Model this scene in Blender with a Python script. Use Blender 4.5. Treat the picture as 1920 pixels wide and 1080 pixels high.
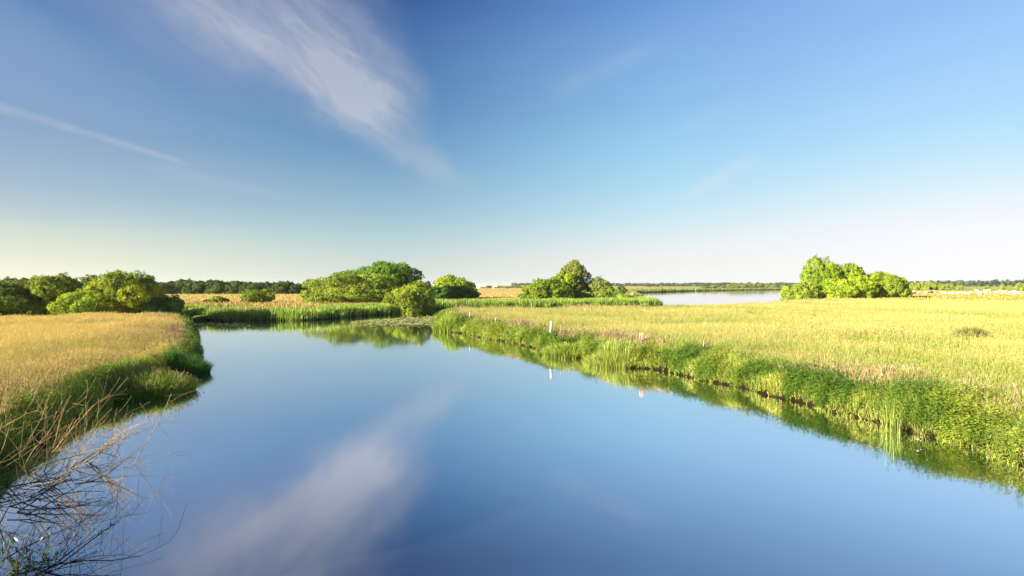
import bpy, math, random
import numpy as np

R = math.radians
C = bpy.context.scene.collection
SC = bpy.context.scene
for _o in list(bpy.data.objects):
    bpy.data.objects.remove(_o)

# ------------------------------------------------------------------ camera
CAM_H = 4.0
FPX = 1066.0            # focal length in pixels of the 1920 px wide photograph
HOR = 534.0             # horizon row
cam = bpy.data.cameras.new('camera')
cam.lens = 36.0 * FPX / 1920.0
cam.sensor_width = 36.0
cam.clip_end = 20000
cam.clip_start = 0.1
cam_o = bpy.data.objects.new('camera', cam)
C.objects.link(cam_o)
cam_o.location = (0, 0, CAM_H)
cam_o.rotation_euler = (R(90) - math.atan((540 - HOR) / FPX), 0, 0)
SC.camera = cam_o

# ------------------------------------------------------------------ light, exposure
EXPO = 2.0
SUN_AZ, SUN_EL = -119.0, 18.5        # azimuth measured from +Y towards +X
SC.view_settings.view_transform = 'Standard'
SC.view_settings.look = 'None'
SC.view_settings.gamma = 1.0
SC.view_settings.exposure = EXPO
SC.cycles.max_bounces = 6
SC.cycles.diffuse_bounces = 3
SC.cycles.glossy_bounces = 3
SC.cycles.transmission_bounces = 3
SC.cycles.use_denoising = True
SC.cycles.sample_clamp_indirect = 4.0

sun = bpy.data.lights.new('sun', 'SUN')
sun.energy = 5.0
sun.angle = R(0.5)
sun.color = (1.0, 0.89, 0.66)
sun_o = bpy.data.objects.new('sun', sun)
C.objects.link(sun_o)
sun_o.rotation_euler = (R(90 - SUN_EL), 0, R(180 - SUN_AZ))


def lin(c):
    out = []
    for v in c[:3]:
        v = v / 255.0
        out.append(v / 12.92 if v <= 0.04045 else ((v + 0.055) / 1.055) ** 2.4)
    return out


# ------------------------------------------------------------------ sky
SKY_STRENGTH = 0.1
W = bpy.data.worlds.new('World')
SC.world = W
W.use_nodes = True
nt = W.node_tree
nt.nodes.clear()
N = nt.nodes.new


def L(a, b):
    nt.links.new(a, b)


def math_node(op, a, b=None, c=None, clamp=False):
    n = N('ShaderNodeMath')
    n.operation = op
    n.use_clamp = clamp
    for i, v in enumerate((a, b, c)):
        if v is None:
            continue
        if isinstance(v, (int, float)):
            n.inputs[i].default_value = v
        else:
            L(v, n.inputs[i])
    return n.outputs[0]


def smooth(v, a, b):
    n = N('ShaderNodeMapRange')
    n.interpolation_type = 'SMOOTHSTEP'
    L(v, n.inputs['Value'])
    n.inputs['From Min'].default_value = a
    n.inputs['From Max'].default_value = b
    return n.outputs['Result']


def mixc(f, a, b):
    n = N('ShaderNodeMix')
    n.data_type = 'RGBA'
    n.clamp_factor = True
    if isinstance(f, (int, float)):
        n.inputs[0].default_value = f
    else:
        L(f, n.inputs[0])
    for s, v in ((6, a), (7, b)):
        if isinstance(v, (tuple, list)):
            n.inputs[s].default_value = (*v[:3], 1)
        else:
            L(v, n.inputs[s])
    return n.outputs[2]


tc = N('ShaderNodeTexCoord')
sep = N('ShaderNodeSeparateXYZ')
L(tc.outputs['Generated'], sep.inputs[0])
dx, dy, dz = sep.outputs
az = math_node('MULTIPLY', math_node('ARCTAN2', dx, dy), 180 / math.pi)
el = math_node('MULTIPLY', math_node('ARCSINE', dz), 180 / math.pi)
elf = math_node('DIVIDE', el, 60.0, clamp=True)


def ramp(stops):
    n = N('ShaderNodeValToRGB')
    cr = n.color_ramp
    cr.interpolation = 'LINEAR'
    for i, (e, c) in enumerate(stops):
        p = e / 60.0
        if i < 2:
            x = cr.elements[i]
            x.position = p
        else:
            x = cr.elements.new(p)
        x.color = (*lin(c), 1)
    L(elf, n.inputs[0])
    return n.outputs[0]


ramp_l = ramp([(0, (246, 246, 221)), (0.78, (246, 246, 221)), (2.22, (234, 237, 215)), (4.26, (211, 223, 211)), (5.49, (191, 208, 213)), (7.51, (170, 193, 209)), (9.52, (156, 182, 206)), (12.29, (136, 167, 200)), (15.39, (126, 158, 199)), (18.77, (107, 144, 191)), (20.95, (93, 134, 186)), (34, (68, 105, 160)), (60, (42, 77, 136))])
ramp_c = ramp([(0, (222, 227, 220)), (0.48, (222, 227, 220)), (1.8, (212, 223, 215)), (4.43, (185, 211, 214)), (7.04, (158, 194, 210)), (9.63, (140, 178, 205)), (12.17, (121, 163, 199)), (14.67, (105, 150, 192)), (17.12, (91, 138, 185)), (19.5, (83, 128, 179)), (21.81, (76, 120, 173)), (24.05, (67, 109, 165)), (26.21, (56, 95, 153)), (40, (43, 78, 133)), (60, (40, 70, 122))])
ramp_m = ramp([(0, (246, 246, 243)), (0.73, (246, 246, 243)), (2.81, (240, 242, 239)), (5.4, (213, 236, 241)), (6.95, (196, 230, 243)), (9.5, (176, 221, 242)), (12.01, (161, 212, 242)), (14.48, (150, 203, 238)), (16.9, (140, 190, 231)), (21.54, (128, 175, 226)), (23.76, (119, 165, 221)), (25.9, (105, 153, 212)), (40, (86, 128, 196)), (60, (70, 110, 180))])
ramp_r = ramp([(0, (254, 253, 254)), (1.4, (254, 253, 254)), (4.28, (250, 251, 255)), (5.51, (242, 248, 254)), (7.55, (224, 243, 252)), (9.56, (204, 236, 252)), (11.56, (188, 228, 253)), (13.52, (178, 220, 253)), (17.36, (163, 208, 251)), (21.03, (150, 195, 246)), (34, (120, 165, 225)), (60, (85, 125, 195))])
sky_c = mixc(smooth(az, -46, -10), ramp_l, ramp_c)
sky_c = mixc(smooth(az, -15, 18), sky_c, ramp_m)
sky_c = mixc(smooth(az, 8, 42), sky_c, ramp_r)
sky_c = mixc(smooth(math_node('ABSOLUTE', az), 75, 150), sky_c, ramp_c)

# clouds: soft streaks placed by direction (azimuth, elevation), broken up with noise


def azel(px, py):
    a = math.degrees(math.atan((px - 960) / FPX))
    e = math.degrees(math.atan((HOR - py) / math.hypot(FPX, px - 960)))
    return a, e


def noise3(scale, ang, sx, sy, detail=5, rough=0.55, dist=0.4, off=0.0):
    """noise over (az, el) in degrees, stretched along a direction"""
    ca, sa = math.cos(R(ang)), math.sin(R(ang))
    u = math_node('ADD', math_node('MULTIPLY', az, ca), math_node('MULTIPLY', el, sa))
    v = math_node('SUBTRACT', math_node('MULTIPLY', el, ca), math_node('MULTIPLY', az, sa))
    cb = N('ShaderNodeCombineXYZ')
    L(math_node('MULTIPLY', u, sx), cb.inputs[0])
    L(math_node('MULTIPLY', v, sy), cb.inputs[1])
    cb.inputs[2].default_value = off
    n = N('ShaderNodeTexNoise')
    n.inputs['Scale'].default_value = scale
    n.inputs['Detail'].default_value = detail
    n.inputs['Roughness'].default_value = rough
    n.inputs['Distortion'].default_value = dist
    L(cb.outputs[0], n.inputs['Vector'])
    return n.outputs[0]


warp = math_node('MULTIPLY', math_node('SUBTRACT', noise3(1.0, 0, 0.16, 0.16, 4, 0.6, 0.2, 7.3), 0.5), 7.0)


def streak(p0, p1, hw0, hw1, soft_end=0.25, wfac=1.0, power=1.0):
    """mask of a soft band from pixel p0 to p1 with half widths in degrees"""
    a0, e0 = azel(*p0)
    a1, e1 = azel(*p1)
    ln = math.hypot(a1 - a0, e1 - e0)
    ux, uy = (a1 - a0) / ln, (e1 - e0) / ln
    ra = math_node('SUBTRACT', az, a0)
    re = math_node('SUBTRACT', el, e0)
    t = math_node('DIVIDE', math_node('ADD', math_node('MULTIPLY', ra, ux), math_node('MULTIPLY', re, uy)), ln)
    d = math_node('SUBTRACT', math_node('MULTIPLY', re, ux), math_node('MULTIPLY', ra, uy))
    if wfac:
        d = math_node('ADD', d, math_node('MULTIPLY', warp, wfac))
    hw = math_node('ADD', math_node('MULTIPLY', t, hw1 - hw0), hw0)
    hw = math_node('MAXIMUM', hw, 0.05)
    q = math_node('DIVIDE', math_node('ABSOLUTE', d), hw)
    m = math_node('SUBTRACT', 1.0, smooth(q, 0.0, 1.0))
    e = math_node('MULTIPLY', smooth(t, -soft_end, soft_end * 0.5), math_node('SUBTRACT', 1.0, smooth(t, 1 - soft_end * 0.5, 1 + soft_end)))
    r = math_node('MULTIPLY', m, e)
    if power != 1.0:
        r = math_node('POWER', r, power)
    return r


fib = noise3(1.0, -38, 0.11, 0.27, 6, 0.6, 0.5, 1.0)
fibf = smooth(fib, 0.2, 0.8)
broad = noise3(1.0, -20, 0.05, 0.12, 4, 0.55, 0.3, 4.0)
main = streak((270, -150), (735, 195), 11.5, 5.0, 0.22, 0.6)
edge = streak((330, 0), (715, 190), 3.8, 2.6, 0.25, 0.4)
body2 = streak((560, -140), (715, 200), 9.5, 6.5, 0.3, 0.8)
tail = streak((640, 180), (830, 330), 4.0, 3.0, 0.4, 0.8)
fine = smooth(noise3(1.0, -32, 0.18, 0.62, 6, 0.6, 1.0, 9.0), 0.2, 0.8)
veil = streak((-260, 60), (560, 150), 9.0, 6.0, 0.4, 0.5)
veil2 = streak((-200, 230), (560, 370), 4.5, 3.0, 0.35, 0.3)
trail1 = streak((-120, 165), (165, 250), 0.75, 0.45, 0.3, 0.03)
trail2 = streak((200, 260), (345, 306), 0.50, 0.35, 0.2, 0.03)
trail3 = streak((320, 320), (520, 368), 1.0, 0.6, 0.4, 0.05)
wisp = streak((1060, 165), (1210, 95), 1.6, 1.4, 0.4, 0.12)
wisp2 = streak((1300, 362), (1400, 305), 1.0, 1.5, 0.5, 0.15)
wisp3 = streak((1290, 240), (1380, 190), 1.6, 1.6, 0.4, 0.2)


def addm(*terms):
    r = None
    for m, k in terms:
        x = math_node('MULTIPLY', m, k)
        r = x if r is None else math_node('ADD', r, x)
    return r


soft = math_node('ADD', math_node('MULTIPLY', fibf, 0.5), 0.50)
dens = math_node('MULTIPLY', math_node('ADD', math_node('MULTIPLY', fine, 0.42), 0.60), addm((main, 0.66), (edge, 0.42), (body2, 0.40), (tail, 0.46)))
dens = math_node('MULTIPLY', dens, soft)
dens2 = addm((veil, 0.36), (veil2, 0.20))
dens2 = math_node('MULTIPLY', dens2, math_node('ADD', math_node('MULTIPLY', smooth(broad, 0.3, 0.7), 0.9), 0.25))
dens3 = math_node('MULTIPLY', addm((trail1, 0.27), (trail2, 0.24), (trail3, 0.14), (wisp, 0.13), (wisp3, 0.08)), math_node('ADD', fibf, 0.35))
cl_main = mixc(smooth(el, 4, 24), lin((206, 214, 222)), lin((188, 192, 208)))
sky_c = mixc(dens2, sky_c, lin((154, 178, 208)))
dens = math_node('MINIMUM', dens, 0.80)
sky_c = mixc(dens, sky_c, cl_main)
sky_c = mixc(dens3, sky_c, lin((205, 212, 222)))
sky_c = mixc(math_node('MULTIPLY', wisp2, 0.3), sky_c, lin((222, 228, 240)))

K = 1.0 / (SKY_STRENGTH * 2 ** EXPO)
scal = N('ShaderNodeVectorMath')
scal.operation = 'SCALE'
L(sky_c, scal.inputs[0])
scal.inputs['Scale'].default_value = K
nish = N('ShaderNodeTexSky')
nish.sky_type = 'NISHITA'
nish.sun_disc = False
nish.sun_elevation = R(SUN_EL)
nish.sun_rotation = R(SUN_AZ)
nish.altitude = 10
nish.air_density = 1.0
nish.dust_density = 0.6
nish.ozone_density = 1.5
sky_mix = mixc(0.998, nish.outputs[0], scal.outputs[0])
bg = N('ShaderNodeBackground')
bg.inputs['Strength'].default_value = SKY_STRENGTH
L(sky_mix, bg.inputs['Color'])
wo = N('ShaderNodeOutputWorld')
L(bg.outputs[0], wo.inputs[0])

# ------------------------------------------------------------------ helpers
rng = np.random.default_rng(11)


def px(pxx, py, z=0.0):
    """ground point that the pixel of the photograph looks at, at height z"""
    d = (CAM_H - z) * FPX / (py - HOR)
    return ((pxx - 960) / FPX * d, d)


def at(pxx, d):
    return ((pxx - 960) / FPX * d, d)


def ztop(py, d):
    return CAM_H + (HOR - py) * d / FPX


def _hash(ix, iy, seed):
    h = (ix.astype(np.int64) * 374761393 + iy.astype(np.int64) * 668265263 + seed * 1442695041) & 0xffffffff
    h = ((h ^ (h >> 13)) * 1274126177) & 0xffffffff
    return ((h ^ (h >> 16)) & 0xffff) / 65535.0


def vnoise(x, y, s, seed=0):
    x = np.asarray(x, float) / s
    y = np.asarray(y, float) / s
    ix, iy = np.floor(x), np.floor(y)
    fx, fy = x - ix, y - iy
    fx = fx * fx * (3 - 2 * fx)
    fy = fy * fy * (3 - 2 * fy)
    a, b = _hash(ix, iy, seed), _hash(ix + 1, iy, seed)
    c, d = _hash(ix, iy + 1, seed), _hash(ix + 1, iy + 1, seed)
    return (a * (1 - fx) + b * fx) * (1 - fy) + (c * (1 - fx) + d * fx) * fy


def fbm(x, y, s, seed=0):
    return 0.55 * vnoise(x, y, s, seed) + 0.3 * vnoise(x, y, s / 2.3, seed + 5) + 0.15 * vnoise(x, y, s / 5.1, seed + 9)


def sstep(v, a, b):
    t = np.clip((v - a) / (b - a), 0, 1)
    return t * t * (3 - 2 * t)


class MB:
    """collects vertices, faces and vertex colours and links them as ONE mesh object"""

    def __init__(self):
        self.v, self.c, self.q, self.t, self.n = [], [], [], [], 0

    def add(self, v, col, quads=None, tris=None):
        v = np.asarray(v, np.float32).reshape(-1, 3)
        col = np.asarray(col, np.float32)
        if col.ndim == 1:
            col = np.tile(col, (len(v), 1))
        if quads is not None and len(quads):
            self.q.append(np.asarray(quads, np.int32).reshape(-1, 4) + self.n)
        if tris is not None and len(tris):
            self.t.append(np.asarray(tris, np.int32).reshape(-1, 3) + self.n)
        self.v.append(v)
        self.c.append(col)
        self.n += len(v)

    def mesh(self, name, m, smooth_shade=False):
        v = np.concatenate(self.v)
        c = np.concatenate(self.c)
        q = np.concatenate(self.q) if self.q else np.zeros((0, 4), np.int32)
        t = np.concatenate(self.t) if self.t else np.zeros((0, 3), np.int32)
        me = bpy.data.meshes.new(name)
        me.vertices.add(len(v))
        me.vertices.foreach_set('co', v.ravel())
        loops = np.concatenate([q.ravel(), t.ravel()]).astype(np.int32)
        me.loops.add(len(loops))
        me.loops.foreach_set('vertex_index', loops)
        starts = np.concatenate([np.arange(len(q)) * 4, len(q) * 4 + np.arange(len(t)) * 3]).astype(np.int32)
        me.polygons.add(len(starts))
        me.polygons.foreach_set('loop_start', starts)
        if smooth_shade:
            me.polygons.foreach_set('use_smooth', np.ones(len(starts), bool))
        me.update(calc_edges=True)
        ca = me.color_attributes.new('Col', 'FLOAT_COLOR', 'POINT')
        ca.data.foreach_set('color', np.concatenate([c, np.ones((len(c), 1), np.float32)], 1).ravel())
        me.materials.append(m)
        return me

    def build(self, name, m, parent=None, smooth_shade=False):
        o = bpy.data.objects.new(name, self.mesh(name, m, smooth_shade))
        C.objects.link(o)
        if parent:
            o.parent = parent
        return o


def tag(o, label=None, cat=None, group=None, kind=None):
    if label:
        o['label'] = label
    if cat:
        o['category'] = cat
    if group:
        o['group'] = group
    if kind:
        o['kind'] = kind
    return o


def empty(name, loc, rz=0.0, label=None, cat=None, group=None):
    o = bpy.data.objects.new(name, None)
    C.objects.link(o)
    o.empty_display_size = 0.3
    o.location = loc
    o.rotation_euler = (0, 0, rz)
    return tag(o, label, cat, group)


def copy_tree(o, loc, rz=0.0, scale=(1, 1, 1), label=None):
    c = o.copy()
    C.objects.link(c)
    c.location = loc
    c.rotation_euler = (0, 0, rz)
    c.scale = scale
    if label:
        c['label'] = label
    for ch in o.children:
        d = ch.copy()
        C.objects.link(d)
        d.parent = c
    return c


def tube(mb, pts, rad, col, sides=4):
    pts = np.asarray(pts, float)
    n = len(pts)
    rad = np.asarray(rad, float)
    tang = np.gradient(pts, axis=0)
    tang /= np.linalg.norm(tang, axis=1)[:, None] + 1e-9
    up = np.array([0.31, 0.17, 0.93])
    a = np.cross(tang, up)
    a /= np.linalg.norm(a, axis=1)[:, None] + 1e-9
    b = np.cross(tang, a)
    th = np.arange(sides) * 2 * np.pi / sides
    v = pts[:, None, :] + rad[:, None, None] * (np.cos(th)[None, :, None] * a[:, None, :] + np.sin(th)[None, :, None] * b[:, None, :])
    q = []
    for i in range(n - 1):
        for k in range(sides):
            k2 = (k + 1) % sides
            q.append((i * sides + k, i * sides + k2, (i + 1) * sides + k2, (i + 1) * sides + k))
    mb.add(v.reshape(-1, 3), col, quads=q)


# ------------------------------------------------------------------ materials
def new_mat(name):
    m = bpy.data.materials.new(name)
    m.use_nodes = True
    m.node_tree.nodes.clear()
    return m, m.node_tree


def leaf_mat(name, transl=0.3, gloss=0.04, rough=0.45, vary=0.25, scale=6.0):
    m, t = new_mat(name)
    n = t.nodes.new
    at_ = n('ShaderNodeAttribute')
    at_.attribute_name = 'Col'
    geo = n('ShaderNodeNewGeometry')
    no = n('ShaderNodeTexNoise')
    no.inputs['Scale'].default_value = scale
    no.inputs['Detail'].default_value = 3
    t.links.new(geo.outputs['Position'], no.inputs['Vector'])
    mr = n('ShaderNodeMapRange')
    mr.inputs['From Min'].default_value = 0.3
    mr.inputs['From Max'].default_value = 0.7
    mr.inputs['To Min'].default_value = 1 - vary
    mr.inputs['To Max'].default_value = 1 + vary
    t.links.new(no.outputs[0], mr.inputs[0])
    sc = n('ShaderNodeVectorMath')
    sc.operation = 'SCALE'
    t.links.new(at_.outputs['Color'], sc.inputs[0])
    t.links.new(mr.outputs[0], sc.inputs['Scale'])
    df = n('ShaderNodeBsdfDiffuse')
    t.links.new(sc.outputs[0], df.inputs[0])
    tr = n('ShaderNodeBsdfTranslucent')
    t.links.new(sc.outputs[0], tr.inputs[0])
    mx = n('ShaderNodeMixShader')
    mx.inputs[0].default_value = transl
    t.links.new(df.outputs[0], mx.inputs[1])
    t.links.new(tr.outputs[0], mx.inputs[2])
    gl = n('ShaderNodeBsdfGlossy')
    gl.inputs['Roughness'].default_value = rough
    mx2 = n('ShaderNodeMixShader')
    mx2.inputs[0].default_value = gloss
    t.links.new(mx.outputs[0], mx2.inputs[1])
    t.links.new(gl.outputs[0], mx2.inputs[2])
    out = n('ShaderNodeOutputMaterial')
    t.links.new(mx2.outputs[0], out.inputs[0])
    return m


def solid_mat(name, scale=20.0, vary=0.3, rough=0.85, bump=0.2):
    m, t = new_mat(name)
    n = t.nodes.new
    at_ = n('ShaderNodeAttribute')
    at_.attribute_name = 'Col'
    geo = n('ShaderNodeNewGeometry')
    no = n('ShaderNodeTexNoise')
    no.inputs['Scale'].default_value = scale
    no.inputs['Detail'].default_value = 5
    t.links.new(geo.outputs['Position'], no.inputs['Vector'])
    mr = n('ShaderNodeMapRange')
    mr.inputs['From Min'].default_value = 0.25
    mr.inputs['From Max'].default_value = 0.75
    mr.inputs['To Min'].default_value = 1 - vary
    mr.inputs['To Max'].default_value = 1 + vary
    t.links.new(no.outputs[0], mr.inputs[0])
    sc = n('ShaderNodeVectorMath')
    sc.operation = 'SCALE'
    t.links.new(at_.outputs['Color'], sc.inputs[0])
    t.links.new(mr.outputs[0], sc.inputs['Scale'])
    p = n('ShaderNodeBsdfPrincipled')
    p.inputs['Roughness'].default_value = rough
    p.inputs['Specular IOR Level'].default_value = 0.05
    t.links.new(sc.outputs[0], p.inputs['Base Color'])
    bp = n('ShaderNodeBump')
    bp.inputs['Strength'].default_value = bump
    bp.inputs['Distance'].default_value = 0.05
    t.links.new(no.outputs[0], bp.inputs['Height'])
    t.links.new(bp.outputs[0], p.inputs['Normal'])
    out = n('ShaderNodeOutputMaterial')
    t.links.new(p.outputs[0], out.inputs[0])
    return m


M_GRASS = leaf_mat('meadow_grass', 0.35, 0.02, 0.5, 0.15, 1.5)
M_REED = leaf_mat('green_reed', 0.35, 0.03, 0.45, 0.2, 1.5)
M_LEAF = leaf_mat('tree_leaf', 0.27, 0.008, 0.6, 0.22, 0.9)
M_BARK = solid_mat('bark', 12, 0.4, 0.9, 0.6)
M_TWIG = solid_mat('dry_twig', 30, 0.35, 0.8, 0.3)
M_GROUND = solid_mat('ground_soil_and_turf', 2.2, 0.3, 0.95, 0.5)
M_WOOD = solid_mat('weathered_wood', 25, 0.3, 0.85, 0.5)
M_HIDE = solid_mat('cattle_hide', 4, 0.1, 0.9, 0.05)
M_PLAIN = solid_mat('plain_paint', 3, 0.08, 0.7, 0.05)


def water_mat():
    m, t = new_mat('river_water')
    n = t.nodes.new
    geo = n('ShaderNodeNewGeometry')
    sp = n('ShaderNodeSeparateXYZ')
    t.links.new(geo.outputs['Position'], sp.inputs[0])
    # the sheltered river is glassy, the open lake is ruffled by wind
    mr = n('ShaderNodeMapRange')
    mr.interpolation_type = 'SMOOTHSTEP'
    mr.inputs['From Min'].default_value = 88
    mr.inputs['From Max'].default_value = 125
    mr.inputs['To Min'].default_value = 0.055
    mr.inputs['To Max'].default_value = 0.05
    t.links.new(sp.outputs[1], mr.inputs[0])
    no = n('ShaderNodeTexNoise')
    no.inputs['Scale'].default_value = 0.22
    no.inputs['Detail'].default_value = 2
    t.links.new(geo.outputs['Position'], no.inputs['Vector'])
    bp = n('ShaderNodeBump')
    bp.inputs['Strength'].default_value = 0.006
    bp.inputs['Distance'].default_value = 0.3
    t.links.new(no.outputs[0], bp.inputs['Height'])
    gl = n('ShaderNodeBsdfGlossy')
    gl.inputs['Color'].default_value = (0.98, 0.965, 0.98, 1)
    t.links.new(mr.outputs[0], gl.inputs['Roughness'])
    t.links.new(bp.outputs[0], gl.inputs['Normal'])
    df = n('ShaderNodeBsdfDiffuse')
    df.inputs['Color'].default_value = (0.018, 0.022, 0.034, 1)
    lw = n('ShaderNodeLayerWeight')
    lw.inputs['Blend'].default_value = 0.5
    fm = n('ShaderNodeMapRange')
    fm.inputs['From Min'].default_value = 0.55
    fm.interpolation_type = 'SMOOTHSTEP'
    fm.inputs['From Max'].default_value = 0.75
    fm.inputs['To Min'].default_value = 0.57
    fm.inputs['To Max'].default_value = 0.935
    t.links.new(lw.outputs['Facing'], fm.inputs[0])
    mx = n('ShaderNodeMixShader')
    f2 = n('ShaderNodeMapRange')
    f2.inputs['From Min'].default_value = 0.84
    f2.inputs['From Max'].default_value = 0.97
    f2.inputs['To Max'].default_value = 0.06
    t.links.new(lw.outputs['Facing'], f2.inputs[0])
    ad = n('ShaderNodeMath')
    t.links.new(fm.outputs[0], ad.inputs[0])
    t.links.new(f2.outputs[0], ad.inputs[1])
    t.links.new(ad.outputs[0], mx.inputs[0])
    t.links.new(df.outputs[0], mx.inputs[1])
    t.links.new(gl.outputs[0], mx.inputs[2])
    out = n('ShaderNodeOutputMaterial')
    t.links.new(mx.outputs[0], out.inputs[0])
    return m


M_WATER = water_mat()

# ------------------------------------------------------------------ shorelines (water level, metres)
RM_front = [(9, -60), (9.6, 2), (10.4, 8), px(1985, 905), px(1920, 878), px(1850, 846), px(1780, 828), px(1720, 814), px(1640, 790), px(1560, 774), px(1520, 762), px(1440, 742), px(1390, 726), px(1310, 712), px(1270, 702), px(1225, 692), px(1190, 690), px(1140, 681), px(1090, 672), px(1078, 663), px(1030, 663), px(985, 649), px(960, 643), px(905, 634), px(870, 626), px(835, 622), px(820, 614), px(816, 604)]
RM = RM_front + [px(821, 597), px(836, 594), (3, 71.5), (19, 77), (26, 81.5), (38, 91), (55, 111), (62, 120), (76, 134), (120, 200), (230, 400), (255, 480), (900, 620), (900, -60)]
LM_front = [(-7.0, -60), (-7.0, 2), (-7.6, 6), (-8.6, 9), px(5, 898), px(60, 850), px(130, 795), px(172, 773), px(217, 748), px(238, 742), px(262, 731), px(322, 706), px(362, 694), px(374, 680), px(378, 664), px(374, 645), px(369, 630), px(358, 618), px(353, 609)]
LM = LM_front + [(-34.5, 60), (-40, 63.5), (-60, 72), (-120, 85), (-500, 110), (-500, -60)]
ML_front = [(-500, 150), (-120, 100), (-60, 84), (-44, 72), px(335, 600.5), px(400, 602), px(470, 601), px(560, 601.5), px(610, 599), px(660, 594), px(700, 591), px(745, 587.5), px(790, 584.5), (-12.4, 92), (-6, 96), (3.7, 99), (15, 104), (27.5, 108.5), (29.5, 112), (31, 122)]
ML = ML_front + [(35, 150), (53, 250), (64, 284), (113, 355), (227, 474), (300, 485), (6000, 520), (6000, 9000), (-6000, 9000), (-6000, 150)]


def densify(poly, seed):
    out = []
    n = len(poly)
    for i in range(n):
        a, b = np.array(poly[i], float), np.array(poly[(i + 1) % n], float)
        ln = np.linalg.norm(b - a)
        mid = (a + b) / 2
        if -120 < mid[0] < 120 and 2 < mid[1] < 150 and ln < 60:
            step = 0.9 if mid[1] < 45 else 2.0
            k = max(1, int(ln / step))
        else:
            k = 1
        nrm = np.array([-(b - a)[1], (b - a)[0]]) / (ln + 1e-9)
        for j in range(k):
            p = a + (b - a) * j / k
            if k > 1:
                p = p + nrm * (float(fbm(p[0], p[1], 2.2, seed)) - 0.5) * min(1.1, 0.55 + p[1] * 0.008)
            out.append(p)
    return np.array(out)


POLYS = {'RM': densify(RM, 3), 'LM': densify(LM, 4), 'ML': densify(ML, 5)}


def sdist(X, Y, poly):
    """signed distance, positive inside"""
    X = X.astype(np.float32)
    Y = Y.astype(np.float32)
    best = np.full(X.shape, 1e12, np.float32)
    inside = np.zeros(X.shape, bool)
    n = len(poly)
    for i in range(n):
        ax, ay = poly[i].astype(np.float32)
        bx, by = poly[(i + 1) % n].astype(np.float32)
        ex, ey = bx - ax, by - ay
        wx, wy = X - ax, Y - ay
        t = np.clip((wx * ex + wy * ey) / (ex * ex + ey * ey + 1e-9), 0, 1)
        d = (wx - t * ex) ** 2 + (wy - t * ey) ** 2
        np.minimum(best, d, out=best)
        if ay != by:
            cond = (ay > Y) != (by > Y)
            xi = ax + ex * (Y - ay) / ey
            inside ^= cond & (X < xi)
    d = np.sqrt(best)
    return np.where(inside, d, -d)


GX0, GX1, GY0, GY1, GS = -75.0, 75.0, 4.0, 130.0, 0.25
_gx = np.arange(GX0, GX1 + GS, GS)
_gy = np.arange(GY0, GY1 + GS, GS)
_GX, _GY = np.meshgrid(_gx, _gy)
GRID = {k: sdist(_GX, _GY, p) for k, p in POLYS.items()}


def sd_of(k, x, y):
    x = np.atleast_1d(np.asarray(x, float))
    y = np.atleast_1d(np.asarray(y, float))
    g = GRID[k]
    fx = (x - GX0) / GS
    fy = (y - GY0) / GS
    ok = (fx >= 0) & (fx < g.shape[1] - 1) & (fy >= 0) & (fy < g.shape[0] - 1)
    out = np.empty(x.shape)
    if ok.any():
        ix, iy = fx[ok].astype(int), fy[ok].astype(int)
        tx, ty = fx[ok] - ix, fy[ok] - iy
        out[ok] = (g[iy, ix] * (1 - tx) + g[iy, ix + 1] * tx) * (1 - ty) + (g[iy + 1, ix] * (1 - tx) + g[iy + 1, ix + 1] * tx) * ty
    if (~ok).any():
        out[~ok] = sdist(x[~ok], y[~ok], POLYS[k])
    return out


def sd_land(x, y):
    return np.maximum(np.maximum(sd_of('RM', x, y), sd_of('LM', x, y)), sd_of('ML', x, y))


def ground_h(x, y, sd=None):
    if sd is None:
        sd = sd_land(x, y)
    x = np.atleast_1d(np.asarray(x, float))
    y = np.atleast_1d(np.asarray(y, float))
    rim = 0.52 + 0.16 * (vnoise(x, y, 3.1, 21) - 0.5)
    h = rim * sstep(sd, -0.12, 0.42) + 0.30 * sstep(sd, 0.2, 3.2)
    h = h + (fbm(x, y, 9, 31) - 0.5) * 0.22 * sstep(sd, 1, 6)
    h = np.where(sd < 0, -1.3 * sstep(-sd, -0.3, 2.2) + 0.03, h)
    return h


def gz(x, y):
    return float(ground_h([x], [y])[0])


# ------------------------------------------------------------------ ground sheet
GREEN = np.array([0.085, 0.125, 0.022])
STRAW = np.array([0.36, 0.29, 0.085])
TAN = np.array([0.42, 0.32, 0.105])
MUD = np.array([0.012, 0.008, 0.004])


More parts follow.
